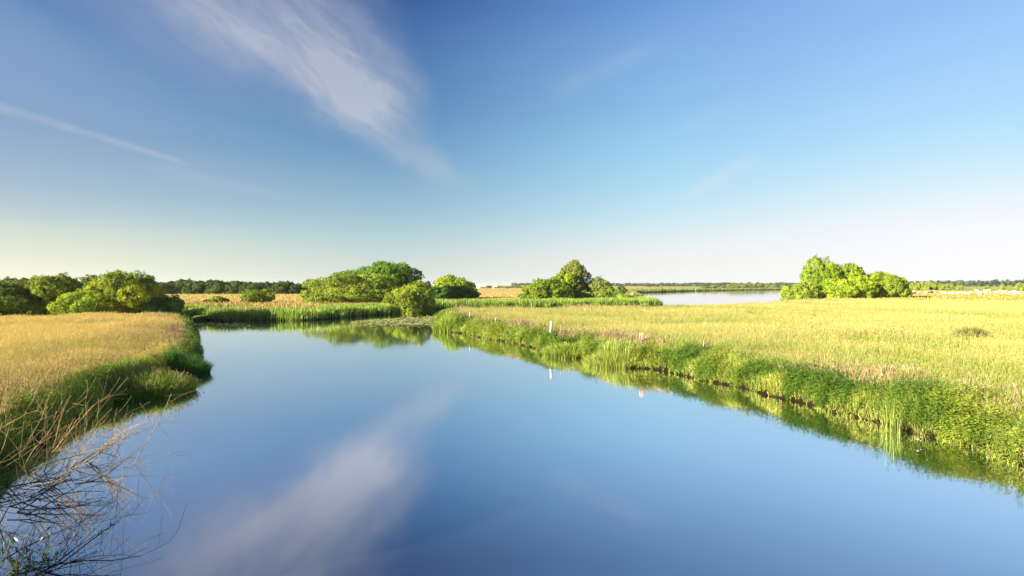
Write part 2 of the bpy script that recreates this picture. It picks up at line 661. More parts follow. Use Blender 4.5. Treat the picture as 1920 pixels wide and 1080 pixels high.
def build_ground():
    rs = [2.5]
    while rs[-1] < 130:
        rs.append(rs[-1] * 1.012)
    while rs[-1] < 8000:
        rs.append(rs[-1] * 1.03)
    rs = np.array(rs)
    an = np.concatenate([np.arange(-56, 56, 0.22), np.arange(56, 304, 4.0)])
    A, RR = np.meshgrid(np.radians(an), rs)
    X = (RR * np.sin(A)).ravel()
    Y = (RR * np.cos(A)).ravel()
    sd = sd_land(X, Y)
    Z = ground_h(X, Y, sd)
    na, nr = len(an), len(rs)
    I = np.arange(nr * na).reshape(nr, na)
    J = np.roll(I, -1, axis=1)
    q = np.stack([I[:-1], I[1:], J[1:], J[:-1]], -1).reshape(-1, 4)
    v = np.stack([X, Y, Z], 1)
    n1 = fbm(X, Y, 14, 41)
    n2 = fbm(X, Y, 60, 43)
    right = sd_of('RM', X, Y) > 0
    left = sd_of('LM', X, Y) > 0
    col = np.where(n1[:, None] > 0.5, STRAW, STRAW) * (0.75 + 0.5 * n1[:, None])
    g = np.clip((n1 - 0.45) * 3, 0, 1)[:, None]
    mead = STRAW * (1 - 0.55 * g) + GREEN * 1.6 * 0.55 * g
    far = TAN * (0.85 + 0.3 * n2[:, None])
    fg = (sstep(Y, 240, 420) * sstep(X / np.maximum(Y, 1), 0.15, 0.35))[:, None]
    far = far * (1 - fg) + fg * (np.array([0.24, 0.26, 0.06]) * (0.8 + 0.4 * n2[:, None]))
    # green strip behind the reeds
    strip = (1 - sstep(sd, 10, 17))[:, None]
    fm = far * (1 - strip) + strip * GREEN * 1.7
    lm2 = mead * np.array([1.05, 0.9, 0.75])
    col = np.where(right[:, None] & (Y[:, None] < 260), mead, np.where(left[:, None], lm2, fm))
    edge = (1 - sstep(sd, 0.5, 2.5))[:, None]
    col = col * (1 - edge) + edge * GREEN
    mud = (1 - sstep(Z, 0.20, 0.50))[:, None]
    col = col * (1 - mud) + mud * MUD * (0.6 + 0.8 * n1[:, None])
    mb = MB()
    mb.add(v, col, quads=q)
    o = mb.build('ground', M_GROUND, None, True)
    tag(o, 'flat river meadow ground with muddy banks reaching to the horizon', 'ground', kind='structure')


build_ground()

mb = MB()
k = 96
th = np.arange(k) * 2 * np.pi / k
for r0, r1 in ((0.0, 60), (60, 400), (400, 7500)):
    a = np.stack([r0 * np.cos(th), r0 * np.sin(th), 0 * th], 1)
    b = np.stack([r1 * np.cos(th), r1 * np.sin(th), 0 * th], 1)
    i = np.arange(k)
    j = (i + 1) % k
    if r0 == 0:
        mb.add(np.concatenate([a[:1], b]), (0.1, 0.1, 0.1), tris=np.stack([0 * i, i + 1, j + 1], 1))
    else:
        mb.add(np.concatenate([a, b]), (0.1, 0.1, 0.1), quads=np.stack([i, i + k, j + k, j], 1))
tag(mb.build('water', M_WATER), 'smooth blue river water mirroring the sky and opening into a lake', 'water', kind='structure')


# ------------------------------------------------------------------ grass
def blades(mb, x, y, z, h, w, lean, c0, c1, yaw=None, tipw=0.0):
    """bent two-segment blades"""
    n = len(x)
    yaw = rng.uniform(0, np.pi, n) if yaw is None else yaw
    sx, sy = np.cos(yaw) * w * 0.5, np.sin(yaw) * w * 0.5
    lx, ly = lean
    P = np.stack([x, y, z], 1)
    S = np.stack([sx, sy, 0 * sx], 1)
    mid = P + np.stack([lx * 0.32, ly * 0.32, h * 0.58], 1)
    drop = np.sqrt(np.maximum(0.15, 1 - (lx ** 2 + ly ** 2) / (h ** 2 + 1e-6)))
    tip = P + np.stack([lx, ly, h * drop], 1)
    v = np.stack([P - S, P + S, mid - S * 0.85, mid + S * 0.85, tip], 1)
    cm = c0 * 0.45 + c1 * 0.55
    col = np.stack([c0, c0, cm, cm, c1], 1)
    b = np.arange(n)[:, None] * 5
    mb.add(v.reshape(-1, 3), col.reshape(-1, 3), quads=b + np.array([0, 1, 3, 2]), tris=b + np.array([2, 3, 4]))
    return tip


def heads(mb, tip, ln, w, col, tilt=0.5):
    """feathery seed heads: two crossed slim diamonds on a stem tip"""
    n = len(tip)
    yaw = rng.uniform(0, np.pi, n)
    dirv = np.stack([rng.normal(0, tilt, n), rng.normal(0, tilt, n), np.ones(n)], 1)
    dirv /= np.linalg.norm(dirv, axis=1)[:, None]
    for k in range(2):
        yy = yaw + k * np.pi / 2
        s = np.stack([np.cos(yy) * w * 0.5, np.sin(yy) * w * 0.5, 0 * w], 1)
        b0 = tip - dirv * (ln * 0.35)[:, None]
        m = tip + dirv * (ln * 0.05)[:, None]
        t = tip + dirv * (ln * 0.65)[:, None]
        v = np.stack([b0, m + s, t, m - s], 1)
        mb.add(v.reshape(-1, 3), np.repeat(col, 4, 0), quads=np.arange(n)[:, None] * 4 + np.array([0, 1, 2, 3]))


def polar(n, a0, a1, r0, r1, p=1.2):
    e = 2 - p
    u = rng.uniform(0, 1, n)
    r = (r0 ** e + u * (r1 ** e - r0 ** e)) ** (1 / e)
    a = np.radians(rng.uniform(a0, a1, n))
    return r * np.sin(a), r * np.cos(a), r


def mixcol(a, b, f):
    return np.asarray(a)[None, :] * (1 - f[:, None]) + np.asarray(b)[None, :] * f[:, None]


def jit(c, s=0.18):
    n = len(c)
    return np.clip(c * (1 + rng.normal(0, s, n))[:, None] * (1 + rng.normal(0, 0.05, (n, 3))), 0.004, 0.9)


def meadow(name, key, n, a0, a1, r1, straw, green, label, gthr=0.44, hmul=1.0):
    mb = MB()
    x, y, r = polar(n, a0, a1, 9.5, r1)
    sd = sd_of(key, x, y)
    ok = sd > 0.9
    x, y, r, sd = x[ok], y[ok], r[ok], sd[ok]
    z = ground_h(x, y, sd) - 0.02
    m = len(x)
    pn = fbm(x, y, 9.0, 51) * 0.55 + fbm(x * 0.7, y, 2.4, 53) * 0.45
    gfac = np.clip((pn - gthr) * 5.0, 0, 1)
    gfac = np.clip(gfac + (1 - sstep(sd, 1.2, 3.6)) * 0.40, 0, 1)
    wsc = np.clip(r / 15, 0.8, 9) ** 0.8
    isstem = rng.uniform(0, 1, m) < (0.62 - 0.35 * gfac)
    hh = (0.22 + 0.36 * fbm(x, y, 3.5, 57)) * hmul * rng.uniform(0.65, 1.25, m)
    # leaves
    a = ~isstem
    c0 = jit(mixcol(green * 0.85, green, rng.uniform(0, 1, a.sum())), 0.15)
    c1 = jit(mixcol(straw, green * 1.2, np.clip(gfac[a] * 0.9 + 0.1, 0, 1)), 0.10)
    ln = hh[a] * rng.uniform(0.3, 0.85, a.sum())
    an = rng.uniform(0, 2 * np.pi, a.sum())
    blades(mb, x[a], y[a], z[a], hh[a], 0.011 * wsc[a] * rng.uniform(0.7, 1.5, a.sum()), (ln * np.cos(an) + 0.05, ln * np.sin(an)), c0, c1)
    # flowering stems
    s = isstem
    hs = hh[s] * rng.uniform(1.0, 1.4, s.sum())
    c0 = jit(mixcol(straw * 0.95, green, rng.uniform(0, 0.7, s.sum())), 0.15)
    c1 = jit(mixcol(straw, green * 1.15, gfac[s] * 0.6), 0.08)
    ln = hs * rng.uniform(0.05, 0.35, s.sum())
    an = rng.normal(0.2, 1.3, s.sum())
    tip = blades(mb, x[s], y[s], z[s], hs, 0.006 * wsc[s], (ln * np.cos(an), ln * np.sin(an)), c0, c1)
    pink = 0.7 * np.clip((1 - np.abs(sd[s] - 2.8) / 2.2), 0, 1) * sstep(fbm(x[s], y[s], 4, 61), 0.4, 0.62)
    hc = jit(mixcol(straw * 1.12, np.array([0.36, 0.25, 0.16]), pink * rng.uniform(0.3, 1, s.sum())) * (1 - 0.25 * gfac[s])[:, None], 0.10)
    heads(mb, tip, rng.uniform(0.05, 0.12, s.sum()) * wsc[s] ** 0.3, 0.009 * wsc[s] ** 0.9 * rng.uniform(0.6, 1.5, s.sum()), hc)
    o = mb.build(name, M_GRASS)
    return tag(o, label, 'grass', kind='stuff')


STR_R = np.array([0.435, 0.40, 0.135])
GRN_R = np.array([0.23, 0.30, 0.044])
STR_L = np.array([0.60, 0.485, 0.185])
GRN_L = np.array([0.29, 0.32, 0.055])
meadow('meadow_grass', 'RM', 850000, -12, 52, 128, STR_R, GRN_R, 'golden green hay meadow grass with seed heads right of the river')
meadow('meadow_grass', 'LM', 600000, -52, -24, 64, STR_L, GRN_L, 'tawny golden meadow grass on the left bank before the bushes', 0.50)


def bank_fringe(name, key, n, a0, a1, r1, wide, hlo, hhi, g0, g1, label, pinkness, herb):
    mb = MB()
    poly = POLYS[key]
    pa, pb = poly, np.roll(poly, -1, 0)
    mid = (pa + pb) / 2
    md = np.hypot(mid[:, 0], mid[:, 1])
    maz = np.degrees(np.arctan2(mid[:, 0], mid[:, 1]))
    wgt = np.linalg.norm(pb - pa, axis=1) / np.maximum(md, 7) ** 0.9 * ((md < r1) & (mid[:, 1] > 4) & (maz > a0 - 6) & (maz < a1 + 6))
    e_ = rng.choice(len(poly), n, p=wgt / wgt.sum())
    u = rng.uniform(0, 1, n)[:, None]
    p_ = pa[e_] * (1 - u) + pb[e_] * u
    dv_ = (pb - pa)[e_]
    nr_ = np.stack([-dv_[:, 1], dv_[:, 0]], 1) / (np.linalg.norm(dv_, axis=1)[:, None] + 1e-9)
    off = rng.uniform(-wide * 1.25, wide * 1.25, n)[:, None]
    p_ = p_ + nr_ * off + dv_ * rng.normal(0, 0.5, n)[:, None]
    x, y = p_[:, 0], p_[:, 1]
    r = np.hypot(x, y)
    sd = sd_of(key, x, y)
    ok = (sd > 0.22 * fbm(x, y, 0.9, 72) + 0.20 * (vnoise(x, y, 0.23, 74) - 0.5) + rng.normal(0, 0.035, n) - 0.13) & (sd < wide * (0.55 + 0.9 * fbm(x, y, 3, 71)))
    x, y, r, sd = x[ok], y[ok], r[ok], sd[ok]
    z = np.maximum(ground_h(x, y, sd), -0.05) - 0.03
    m = len(x)
    clump = fbm(x, y, 2.0, 73)
    keep = rng.uniform(0, 1, m) < 0.60 + 0.8 * sstep(clump, 0.3, 0.62)
    x, y, r, sd, z, clump = x[keep], y[keep], r[keep], sd[keep], z[keep], clump[keep]
    m = len(x)
    wsc = np.clip(r / 13, 0.6, 6) ** 0.9
    hue = fbm(x, y, 1.7, 75)
    h = (hlo + (hhi - hlo) * sstep(clump, 0.25, 0.75)) * rng.uniform(0.5, 1.2, m) * (0.42 + 0.58 * sstep(sd, 0.0, 1.1))
    # direction towards the water
    e = 0.3
    gx = (sd_of(key, x + e, y) - sd_of(key, x - e, y)) / (2 * e)
    gy = (sd_of(key, x, y + e) - sd_of(key, x, y - e)) / (2 * e)
    out = h * np.clip(rng.normal(0.13, 0.18, m), -0.2, 0.5) * (1 - sstep(sd, 0.2, 1.6))
    an = rng.uniform(0, 2 * np.pi, m)
    ln = h * np.abs(rng.normal(0, 0.38, m))
    lean = (-gx * out + ln * np.cos(an), -gy * out + ln * np.sin(an))
    f = np.clip((hue - 0.3) * 2.4 + 0.25 * sstep(fbm(x, y, 0.7, 76), 0.4, 0.7), 0, 1)
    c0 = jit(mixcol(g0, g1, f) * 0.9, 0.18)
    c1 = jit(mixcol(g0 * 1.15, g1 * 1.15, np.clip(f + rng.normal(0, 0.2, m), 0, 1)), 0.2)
    base_dark = ((1 - sstep(sd, 0.1, 0.7)) * rng.uniform(0.2, 0.9, m))[:, None]     # brown litter tone; also darkens bases to paint in waterline shade and reflection
    c0 = c0 * (1 - base_dark) + base_dark * jit(np.tile([0.085, 0.062, 0.026], (m, 1)), 0.2)
    dry = rng.uniform(0, 1, m) < 0.16
    c1[dry] = jit(np.tile([0.42, 0.32, 0.11], (dry.sum(), 1)), 0.2)
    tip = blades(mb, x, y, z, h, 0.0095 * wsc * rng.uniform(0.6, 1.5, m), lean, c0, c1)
    pk = (rng.uniform(0, 1, m) < pinkness * sstep(fbm(x, y, 3.2, 77), 0.38, 0.6) * sstep(sd, 0.5, 1.6)) & (h > hlo * 0.7)
    tp = tip[pk] + np.array([0, 0, 0.08])
    hc = jit(np.tile([0.38, 0.27, 0.17], (pk.sum(), 1)), 0.22)
    heads(mb, tp, rng.uniform(0.10, 0.20, pk.sum()) * np.sqrt(wsc[pk]), 0.016 * wsc[pk] * rng.uniform(0.7, 1.4, pk.sum()), hc, 0.3)
    # leafy herbs: stems carrying pairs of broad leaves
    if herb:
        hn = np.where((rng.uniform(0, 1, m) < herb * sstep(fbm(x, y, 1.3, 79), 0.25, 0.75)) & (sd < wide * 0.8))[0]
        hx, hy, hz2, hr = x[hn], y[hn], z[hn], r[hn]
        hh = rng.uniform(0.32, 0.75, len(hn)) * np.clip(0.6 + 0.5 * clump[hn] * 1.4, 0.5, 1.15)
        patch = fbm(hx, hy, 1.1, 83)
        base = mixcol(np.array([0.12, 0.23, 0.032]), np.array([0.32, 0.39, 0.055]), np.clip((patch - 0.33) * 3.2, 0, 1))
        ax, ay = rng.normal(0, 0.12, len(hn)) * hh, rng.normal(0, 0.12, len(hn)) * hh
        nl = 11
        for i in range(nl):
            t = (i + 0.7) / nl
            cx_, cy_, cz_ = hx + ax * t, hy + ay * t, hz2 + hh * t
            yaw = rng.uniform(0, 2 * np.pi, len(hn))
            ll = (0.075 * (1 - 0.55 * t) + 0.02) * np.sqrt(np.clip(hr / 13, 0.7, 6)) * rng.uniform(0.7, 1.3, len(hn))
            d = np.stack([np.cos(yaw), np.sin(yaw), rng.uniform(-0.35, 0.45, len(hn))], 1)
            s = np.stack([-np.sin(yaw), np.cos(yaw), rng.uniform(-0.3, 0.3, len(hn))], 1)
            p = np.stack([cx_, cy_, cz_], 1)
            v = np.stack([p, p + d * (ll * 0.5)[:, None] + s * (ll * 0.30)[:, None], p + d * ll[:, None], p + d * (ll * 0.5)[:, None] - s * (ll * 0.30)[:, None]], 1)
            cc = jit(base, 0.2)
            mb.add(v.reshape(-1, 3), np.repeat(cc, 4, 0), quads=np.arange(len(hn))[:, None] * 4 + np.array([0, 1, 2, 3]))
    o = mb.build(name, M_REED)
    return tag(o, label, 'bank grass', kind='stuff')


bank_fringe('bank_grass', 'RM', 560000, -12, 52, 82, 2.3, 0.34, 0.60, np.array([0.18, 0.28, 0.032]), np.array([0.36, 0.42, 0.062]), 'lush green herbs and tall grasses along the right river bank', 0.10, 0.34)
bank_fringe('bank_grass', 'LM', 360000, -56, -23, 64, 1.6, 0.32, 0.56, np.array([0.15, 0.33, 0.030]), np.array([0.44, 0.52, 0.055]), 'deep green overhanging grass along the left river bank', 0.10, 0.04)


def reed_band():
    mb = MB()
    n = 330000
    # along the waterside of the far land
    x = rng.uniform(-75, 31, n)
    y = rng.uniform(60, 118, n)
    sd = sd_of('ML', x, y)
    wid = np.where(x < -17, 3.2, 5.5)
    ok = (sd > -0.35) & (sd < wid + 2 * (fbm(x, y, 4, 81) - 0.5))
    x, y, sd = x[ok], y[ok], sd[ok]
    cl = vnoise(x, y * 0.6, 1.25, 85)
    ok = rng.uniform(0, 1, len(x)) < np.where(sd < 1.2, 0.20 + 1.3 * sstep(cl, 0.42, 0.66), 0.9)
    x, y, sd, cl = x[ok], y[ok], sd[ok], cl[ok]
    z = np.maximum(ground_h(x, y, sd), -0.04) - 0.05
    m = len(x)
    h = (0.58 + 0.42 * fbm(x, y, 3, 87)) * rng.uniform(0.75, 1.15, m)
    an = rng.uniform(0, 2 * np.pi, m)
    ln = h * np.abs(rng.normal(0, 0.16, m))
    f = np.clip(rng.normal(0.5, 0.3, m) + (cl - 0.5) * 0.8, 0, 1)
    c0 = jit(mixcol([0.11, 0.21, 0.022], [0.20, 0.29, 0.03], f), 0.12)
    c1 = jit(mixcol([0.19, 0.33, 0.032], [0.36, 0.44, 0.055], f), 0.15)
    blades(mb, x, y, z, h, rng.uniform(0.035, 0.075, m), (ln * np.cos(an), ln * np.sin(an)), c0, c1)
    tag(mb.build('reed_bed', M_REED), 'bright green reeds lining the far shore of the river', 'reeds', kind='stuff')
    # rough grass behind the reeds
    mb = MB()
    x = rng.uniform(-70, 45, 60000)
    y = rng.uniform(66, 150, 60000)
    sd = sd_of('ML', x, y)
    ok = (sd > 3.0) & (sd < 26) & (rng.uniform(0, 1, len(x)) < 1 - sstep(sd, 14, 26) * 0.8)
    x, y, sd = x[ok], y[ok], sd[ok]
    z = ground_h(x, y, sd) - 0.03
    m = len(x)
    h = rng.uniform(0.25, 0.6, m)
    an = rng.uniform(0, 2 * np.pi, m)
    ln = h * np.abs(rng.normal(0, 0.3, m))
    f = np.clip(sstep(sd, 4, 15) + rng.normal(0, 0.25, m), 0, 1) * (x < 0)
    c0 = jit(mixcol([0.13, 0.17, 0.03], [0.30, 0.20, 0.07], f), 0.15)
    c1 = jit(mixcol([0.25, 0.27, 0.05], [0.42, 0.27, 0.10], f), 0.15)
    blades(mb, x, y, z, h, rng.uniform(0.06, 0.13, m), (ln * np.cos(an), ln * np.sin(an)), c0, c1)
    tag(mb.build('rough_grass', M_GRASS), 'rough tan and green grass growing behind the reed belt', 'grass', kind='stuff')
    # far shore of the lake
    mb = MB()
    n = 9000
    t = rng.uniform(0, 1, n)
    line = np.array([(35, 150), (53, 250), (64, 284), (113, 355), (227, 474)], float)
    seg = (t * 4).astype(int)
    u = t * 4 - seg
    p = line[seg] * (1 - u[:, None]) + line[seg + 1] * u[:, None]
    x = p[:, 0] - rng.uniform(-1, 8, n)
    y = p[:, 1] + rng.uniform(-1, 8, n)
    sd = sd_of('ML', x, y)
    ok = sd > 0.2
    x, y, sd = x[ok], y[ok], sd[ok]
    z = ground_h(x, y, sd) - 0.05
    m = len(x)
    h = rng.uniform(0.5, 1.3, m)
    f = rng.uniform(0, 1, m)
    blades(mb, x, y, z, h, rng.uniform(0.2, 0.5, m), (h * rng.normal(0, 0.2, m), h * rng.normal(0, 0.2, m)), jit(mixcol([0.07, 0.11, 0.03], [0.12, 0.16, 0.04], f)), jit(mixcol([0.15, 0.19, 0.05], [0.24, 0.24, 0.07], f)))
    tag(mb.build('reed_bed', M_REED), 'thin olive reeds edging the far side of the lake', 'reeds', kind='stuff')
    # near shore of the lake, at the back of the right meadow
    mb = MB()
    n = 40000
    x = rng.uniform(-9, 80, n)
    y = rng.uniform(68, 140, n)
    sd = sd_of('RM', x, y)
    ok = (sd > 0.05) & (sd < 2.6) & (y > 69)
    x, y, sd = x[ok], y[ok], sd[ok]
    z = ground_h(x, y, sd) - 0.05
    m = len(x)
    h = rng.uniform(0.3, 0.62, m)
    f = rng.uniform(0, 1, m)
    blades(mb, x, y, z, h, rng.uniform(0.05, 0.09, m), (h * rng.normal(0, 0.2, m), h * rng.normal(0, 0.2, m)), jit(mixcol([0.07, 0.13, 0.03], [0.14, 0.19, 0.04], f)), jit(mixcol([0.16, 0.23, 0.05], [0.32, 0.33, 0.08], f)))
    tag(mb.build('reed_bed', M_REED), 'low green sedge between the right meadow and the lake', 'reeds', kind='stuff')


reed_band()


# ------------------------------------------------------------------ trees and bushes
LEAF_GAIN = np.array([1.52, 1.55, 1.15])


def crown_mesh(Wd, H, z0, nl, n, size, colA, colB, seed, shape='dome', lump=(0.17, 0.40), wisp=0.0):
    g = np.random.default_rng(seed)
    n = int(n * 4.6)
    size = size * 0.78
    colA, colB = np.asarray(colA) * LEAF_GAIN, np.asarray(colB) * LEAF_GAIN
    D = Wd * 0.85
    # lumps over a dome
    u = g.normal(size=(nl, 3))
    u /= np.linalg.norm(u, axis=1)[:, None]
    u[:, 2] = np.abs(u[:, 2]) * g.choice([1, 1, 1, -0.55], nl)
    if shape == 'dome':
        cen = np.stack([u[:, 0] * 0.70, u[:, 1] * 0.70, 0.42 + u[:, 2] * 0.38], 1)
    elif shape in ('tall', 'point'):
        cen = np.stack([u[:, 0] * 0.55, u[:, 1] * 0.55, 0.50 + u[:, 2] * 0.38], 1)
    else:                                           # spreading
        cen = np.stack([u[:, 0] * 0.80, u[:, 1] * 0.75, 0.34 + u[:, 2] * 0.40], 1)
    rad = g.uniform(lump[0], lump[1], nl)
    ns = max(6, nl // 3)
    sa = g.uniform(0, 2 * np.pi, ns)
    sr = g.uniform(0.45, 0.78, ns)
    cen = np.concatenate([cen, np.stack([sr * np.cos(sa), sr * np.sin(sa), g.uniform(0.08, 0.20, ns)], 1), [[0, 0, 0.40]]])
    rad = np.concatenate([rad, g.uniform(0.24, 0.34, ns), [0.56]])
    wgt = rad ** 2
    k = g.choice(len(rad), int(n * 1.6), p=wgt / wgt.sum())
    d = g.normal(size=(len(k), 3))
    d /= np.linalg.norm(d, axis=1)[:, None]
    sh = g.uniform(0.80, 1.06, len(k)) + wisp * np.maximum(0, g.normal(0, 0.14, len(k)))
    p = cen[k] + d * (rad[k] * sh)[:, None] * np.array([1, 1, 0.62])
    ok = p[:, 2] > -0.02
    for i in range(len(rad)):
        q = (p - cen[i]) / (rad[i] * np.array([1, 1, 0.62]))
        ok &= (np.sum(q * q, 1) > 0.60) | (k == i)
    p, d, k = p[ok][:n], d[ok][:n], k[ok][:n]
    # leaves gather in small sprays over the lumps
    ms = int(150 + nl * 14)
    j = g.integers(0, len(p), ms)
    rs = g.uniform(0.045, 0.115, ms)
    a = g.integers(0, ms, int(n * 0.72))
    d2 = g.normal(size=(len(a), 3)) + d[j][a] * 0.7
    d2 /= np.linalg.norm(d2, axis=1)[:, None]
    ps = p[j][a] + d2 * (rs[a] * g.uniform(0.55, 1.1, len(a)))[:, None] * np.array([1, 1, 0.7])
    keep = int(n * 0.28)
    p = np.concatenate([p[:keep], ps])
    kk = np.concatenate([k[:keep], k[j][a]])
    dn = d2 * 0.6 + d[j][a] * 0.5
    d = np.concatenate([d[:keep], dn / np.linalg.norm(dn, axis=1)[:, None]])
    k = kk
    if wisp > 0.05:                                # leafy shoots breaking the outline
        nsp = int(30 + 60 * wisp)
        j = g.integers(0, len(p), nsp)
        dd = d[j] + np.array([0, 0, 0.25]) + g.normal(0, 0.4, (nsp, 3))
        dd /= np.linalg.norm(dd, axis=1)[:, None]
        ln = g.uniform(0.04, 0.10, nsp)
        tt = g.uniform(0, 1, (nsp, 22))
        ps = p[j][:, None] + dd[:, None] * (ln[:, None] * tt)[..., None] + g.normal(0, 0.014, (nsp, 22, 3))
        p = np.concatenate([p, ps.reshape(-1, 3)])
        d = np.concatenate([d, np.repeat(d[j], 22, 0)])
        k = np.concatenate([k, np.repeat(k[j], 22)])
    sx = np.percentile(np.abs(p[:, 0]), 98.0)
    sz = np.percentile(p[:, 2], 99.2)
    if shape == 'point':                           # crown narrowing to a rounded tip
        p[:, :2] *= (1 - 0.24 * np.clip(p[:, 2:3] / sz, 0, 1) ** 3)
    p = p / np.array([sx, sx, sz]) * np.array([Wd, D, H - z0]) + np.array([0, 0, z0])
    m = len(p)
    nrm = d + g.normal(0, 0.5, (m, 3))
    nrm /= np.linalg.norm(nrm, axis=1)[:, None]
    t = np.cross(nrm, g.normal(size=(m, 3)))
    t /= np.linalg.norm(t, axis=1)[:, None] + 1e-9
    b = np.cross(nrm, t)
    s = size * g.uniform(0.55, 1.45, m)
    v = np.stack([p - t * s[:, None], p + b * (s * 0.55)[:, None], p + t * s[:, None], p - b * (s * 0.55)[:, None]], 1)
    lc = g.uniform(0, 1, len(rad))[k]
    f = np.clip(lc * 0.75 + g.uniform(0, 0.4, m) - 0.08, 0, 1)
    c = np.asarray(colA)[None] * (1 - f[:, None]) + np.asarray(colB)[None] * f[:, None]
    c = np.clip(c * (1 + g.normal(0, 0.11, m))[:, None], 0.004, 0.8)
    mb = MB()
    mb.add(v.reshape(-1, 3), np.repeat(c, 4, 0), quads=np.arange(m)[:, None] * 4 + np.array([0, 1, 2, 3]))
    return mb


def trunk_mesh(Wd, H, seed, multi):
    g = np.random.default_rng(seed + 900)
    mb = MB()
    bark = np.array([0.10, 0.075, 0.05])
    if multi:
        for i in range(multi):
            a = g.uniform(0, 2 * np.pi)
            r = g.uniform(0.25, 0.7) * Wd
            top = np.array([np.cos(a) * r, np.sin(a) * r, H * g.uniform(0.45, 0.75)])
            base = np.array([np.cos(a) * 0.12 * Wd, np.sin(a) * 0.12 * Wd, -0.1])
            mid = (base + top) / 2 + np.array([0, 0, H * 0.08])
            tube(mb, [base, mid, top], np.array([0.05, 0.035, 0.012]) * H * 0.35, bark, 5)
    else:
        r = H * 0.035
        tube(mb, [(0, 0, -0.15), (0.02 * H, 0, H * 0.25), (0, 0.02 * H, H * 0.5), (0, 0, H * 0.8)], [r * 1.3, r, r * 0.75, r * 0.2], bark, 7)
        for i in range(6):
            a = i * 1.05 + g.uniform(-0.3, 0.3)
            z = H * g.uniform(0.25, 0.5)
            q = np.array([np.cos(a) * Wd * 0.6, np.sin(a) * Wd * 0.6, z + H * 0.22])
            tube(mb, [(0, 0, z), (q[0] * 0.5, q[1] * 0.5, z + H * 0.15), q], [r * 0.6, r * 0.4, r * 0.12], bark, 5)
    return mb


_seed = [100]


def plant(name, label, cat, cx, hw, top, d, nl, n, size, colA, colB, shape='dome', z0=None, multi=5, group=None, lump=(0.17, 0.40), wisp=0.4):
    """cx, half width and top row are read off the photograph; d is its distance"""
    _seed[0] += 7
    x, y = at(cx, d)
    zg = gz(x, y)
    H = ztop(top, d) - zg
    Wd = hw * d / FPX
    o = empty(name, (x, y, zg), 0, label, cat, group)
    crown_mesh(Wd, H, (0.0 if z0 is None else z0 * H), nl, n, size, colA, colB, _seed[0], shape, lump, wisp).build('crown' if 'tree' in name else 'foliage', M_LEAF, o)
    trunk_mesh(Wd, H, _seed[0], multi).build('trunk' if 'tree' in name else 'stems', M_BARK, o)
    return o


A_ = lambda *c: np.array(c)
OL0, OL1 = A_(0.080, 0.120, 0.020), A_(0.185, 0.225, 0.036)       # willow, grey olive
YG0, YG1 = A_(0.10, 0.16, 0.018), A_(0.23, 0.28, 0.032)         # yellow green
DG0, DG1 = A_(0.035, 0.085, 0.012), A_(0.10, 0.18, 0.018)       # deep green
BL0, BL1 = A_(0.032, 0.085, 0.028), A_(0.075, 0.15, 0.038)        # blue green

GL = 'bushes at the far end of the left meadow'
plant('bush', 'dark green bush at the far left edge of the photo', 'bush', 10, 62, 524, 60, 22, 9000, 0.10, A_(0.05, 0.085, 0.015), A_(0.13, 0.16, 0.03), group=GL)
plant('bush', 'lit olive bush next right of the dark bush at the left edge', 'bush', 98, 52, 518, 61, 22, 9000, 0.10, OL0, OL1, group=GL)
plant('bush', 'greyish bush set back between the lit olive bush and the large yellow green bush', 'bush', 158, 46, 520, 66, 22, 7000, 0.10, OL0 * 0.9, A_(0.17, 0.18, 0.05), group=GL)
plant('bush', 'tallest yellow green bush of the left meadow group, dark on its right side', 'bush', 232, 66, 512, 58, 26, 13000, 0.090, A_(0.09, 0.13, 0.018), A_(0.23, 0.25, 0.03), group=GL, wisp=0.6, lump=(0.16, 0.40))
plant('bush', 'low bright green bush in front of the tallest left bush', 'bush', 160, 52, 548, 56, 22, 8000, 0.085, YG0, YG1, 'spread', group=GL, wisp=0.6)
plant('bush', 'bluish green bush leaning over the water right of the tallest left bush', 'bush', 300, 40, 550, 58.5, 22, 6000, 0.085, BL0, BL1 * 1.2, 'spread', group=GL)

plant('bush', 'low olive bush filling the gap between the two leftmost bushes', 'bush', 62, 40, 528, 62, 18, 5000, 0.10, OL0 * 0.85, OL1 * 0.9, group=GL)
plant('bush', 'small rounded bush just left of the tallest yellow green bush', 'bush', 186, 34, 527, 61, 16, 4500, 0.10, OL0, OL1, group=GL)

FB = 'small shrubs in the tan field'
plant('shrub', 'small flat pale green shrub in the tan field', 'shrub', 405, 22, 556, 96, 14, 2200, 0.12, OL0, A_(0.19, 0.22, 0.05), 'spread', group=FB)
plant('shrub', 'rounded olive shrub in the tan field, bigger than the flat one left of it', 'shrub', 484, 29, 543, 98, 18, 3600, 0.12, OL0, OL1, 'spread', group=FB)

GC = 'bushes and trees behind the far river shore'
plant('bush', 'broad olive willow bush left of centre behind the reeds', 'bush', 660, 84, 515, 97, 26, 16000, 0.13, OL0, OL1 * 1.05, 'dome', group=GC, lump=(0.18, 0.40), wisp=0.3)
plant('bush', 'low olive willow skirt at the left foot of the broad willow bush', 'bush', 600, 38, 539, 96, 18, 5000, 0.12, OL0 * 1.05, OL1 * 1.08, 'spread', group=GC)
plant('tree', 'tall dark green dome shaped tree rising behind the broad olive willow bush', 'tree', 727, 60, 494, 117, 44, 15000, 0.16, A_(0.045, 0.105, 0.012), A_(0.12, 0.20, 0.018), 'dome', z0=0.08, multi=0, group=GC, lump=(0.18, 0.30), wisp=0.0)
plant('tree', 'lower green tree making the left shoulder of the dark dome tree', 'tree', 672, 52, 508, 119, 30, 8000, 0.16, A_(0.06, 0.12, 0.014), A_(0.15, 0.22, 0.022), 'dome', z0=0.1, multi=0, group=GC, lump=(0.18, 0.30), wisp=0.0)
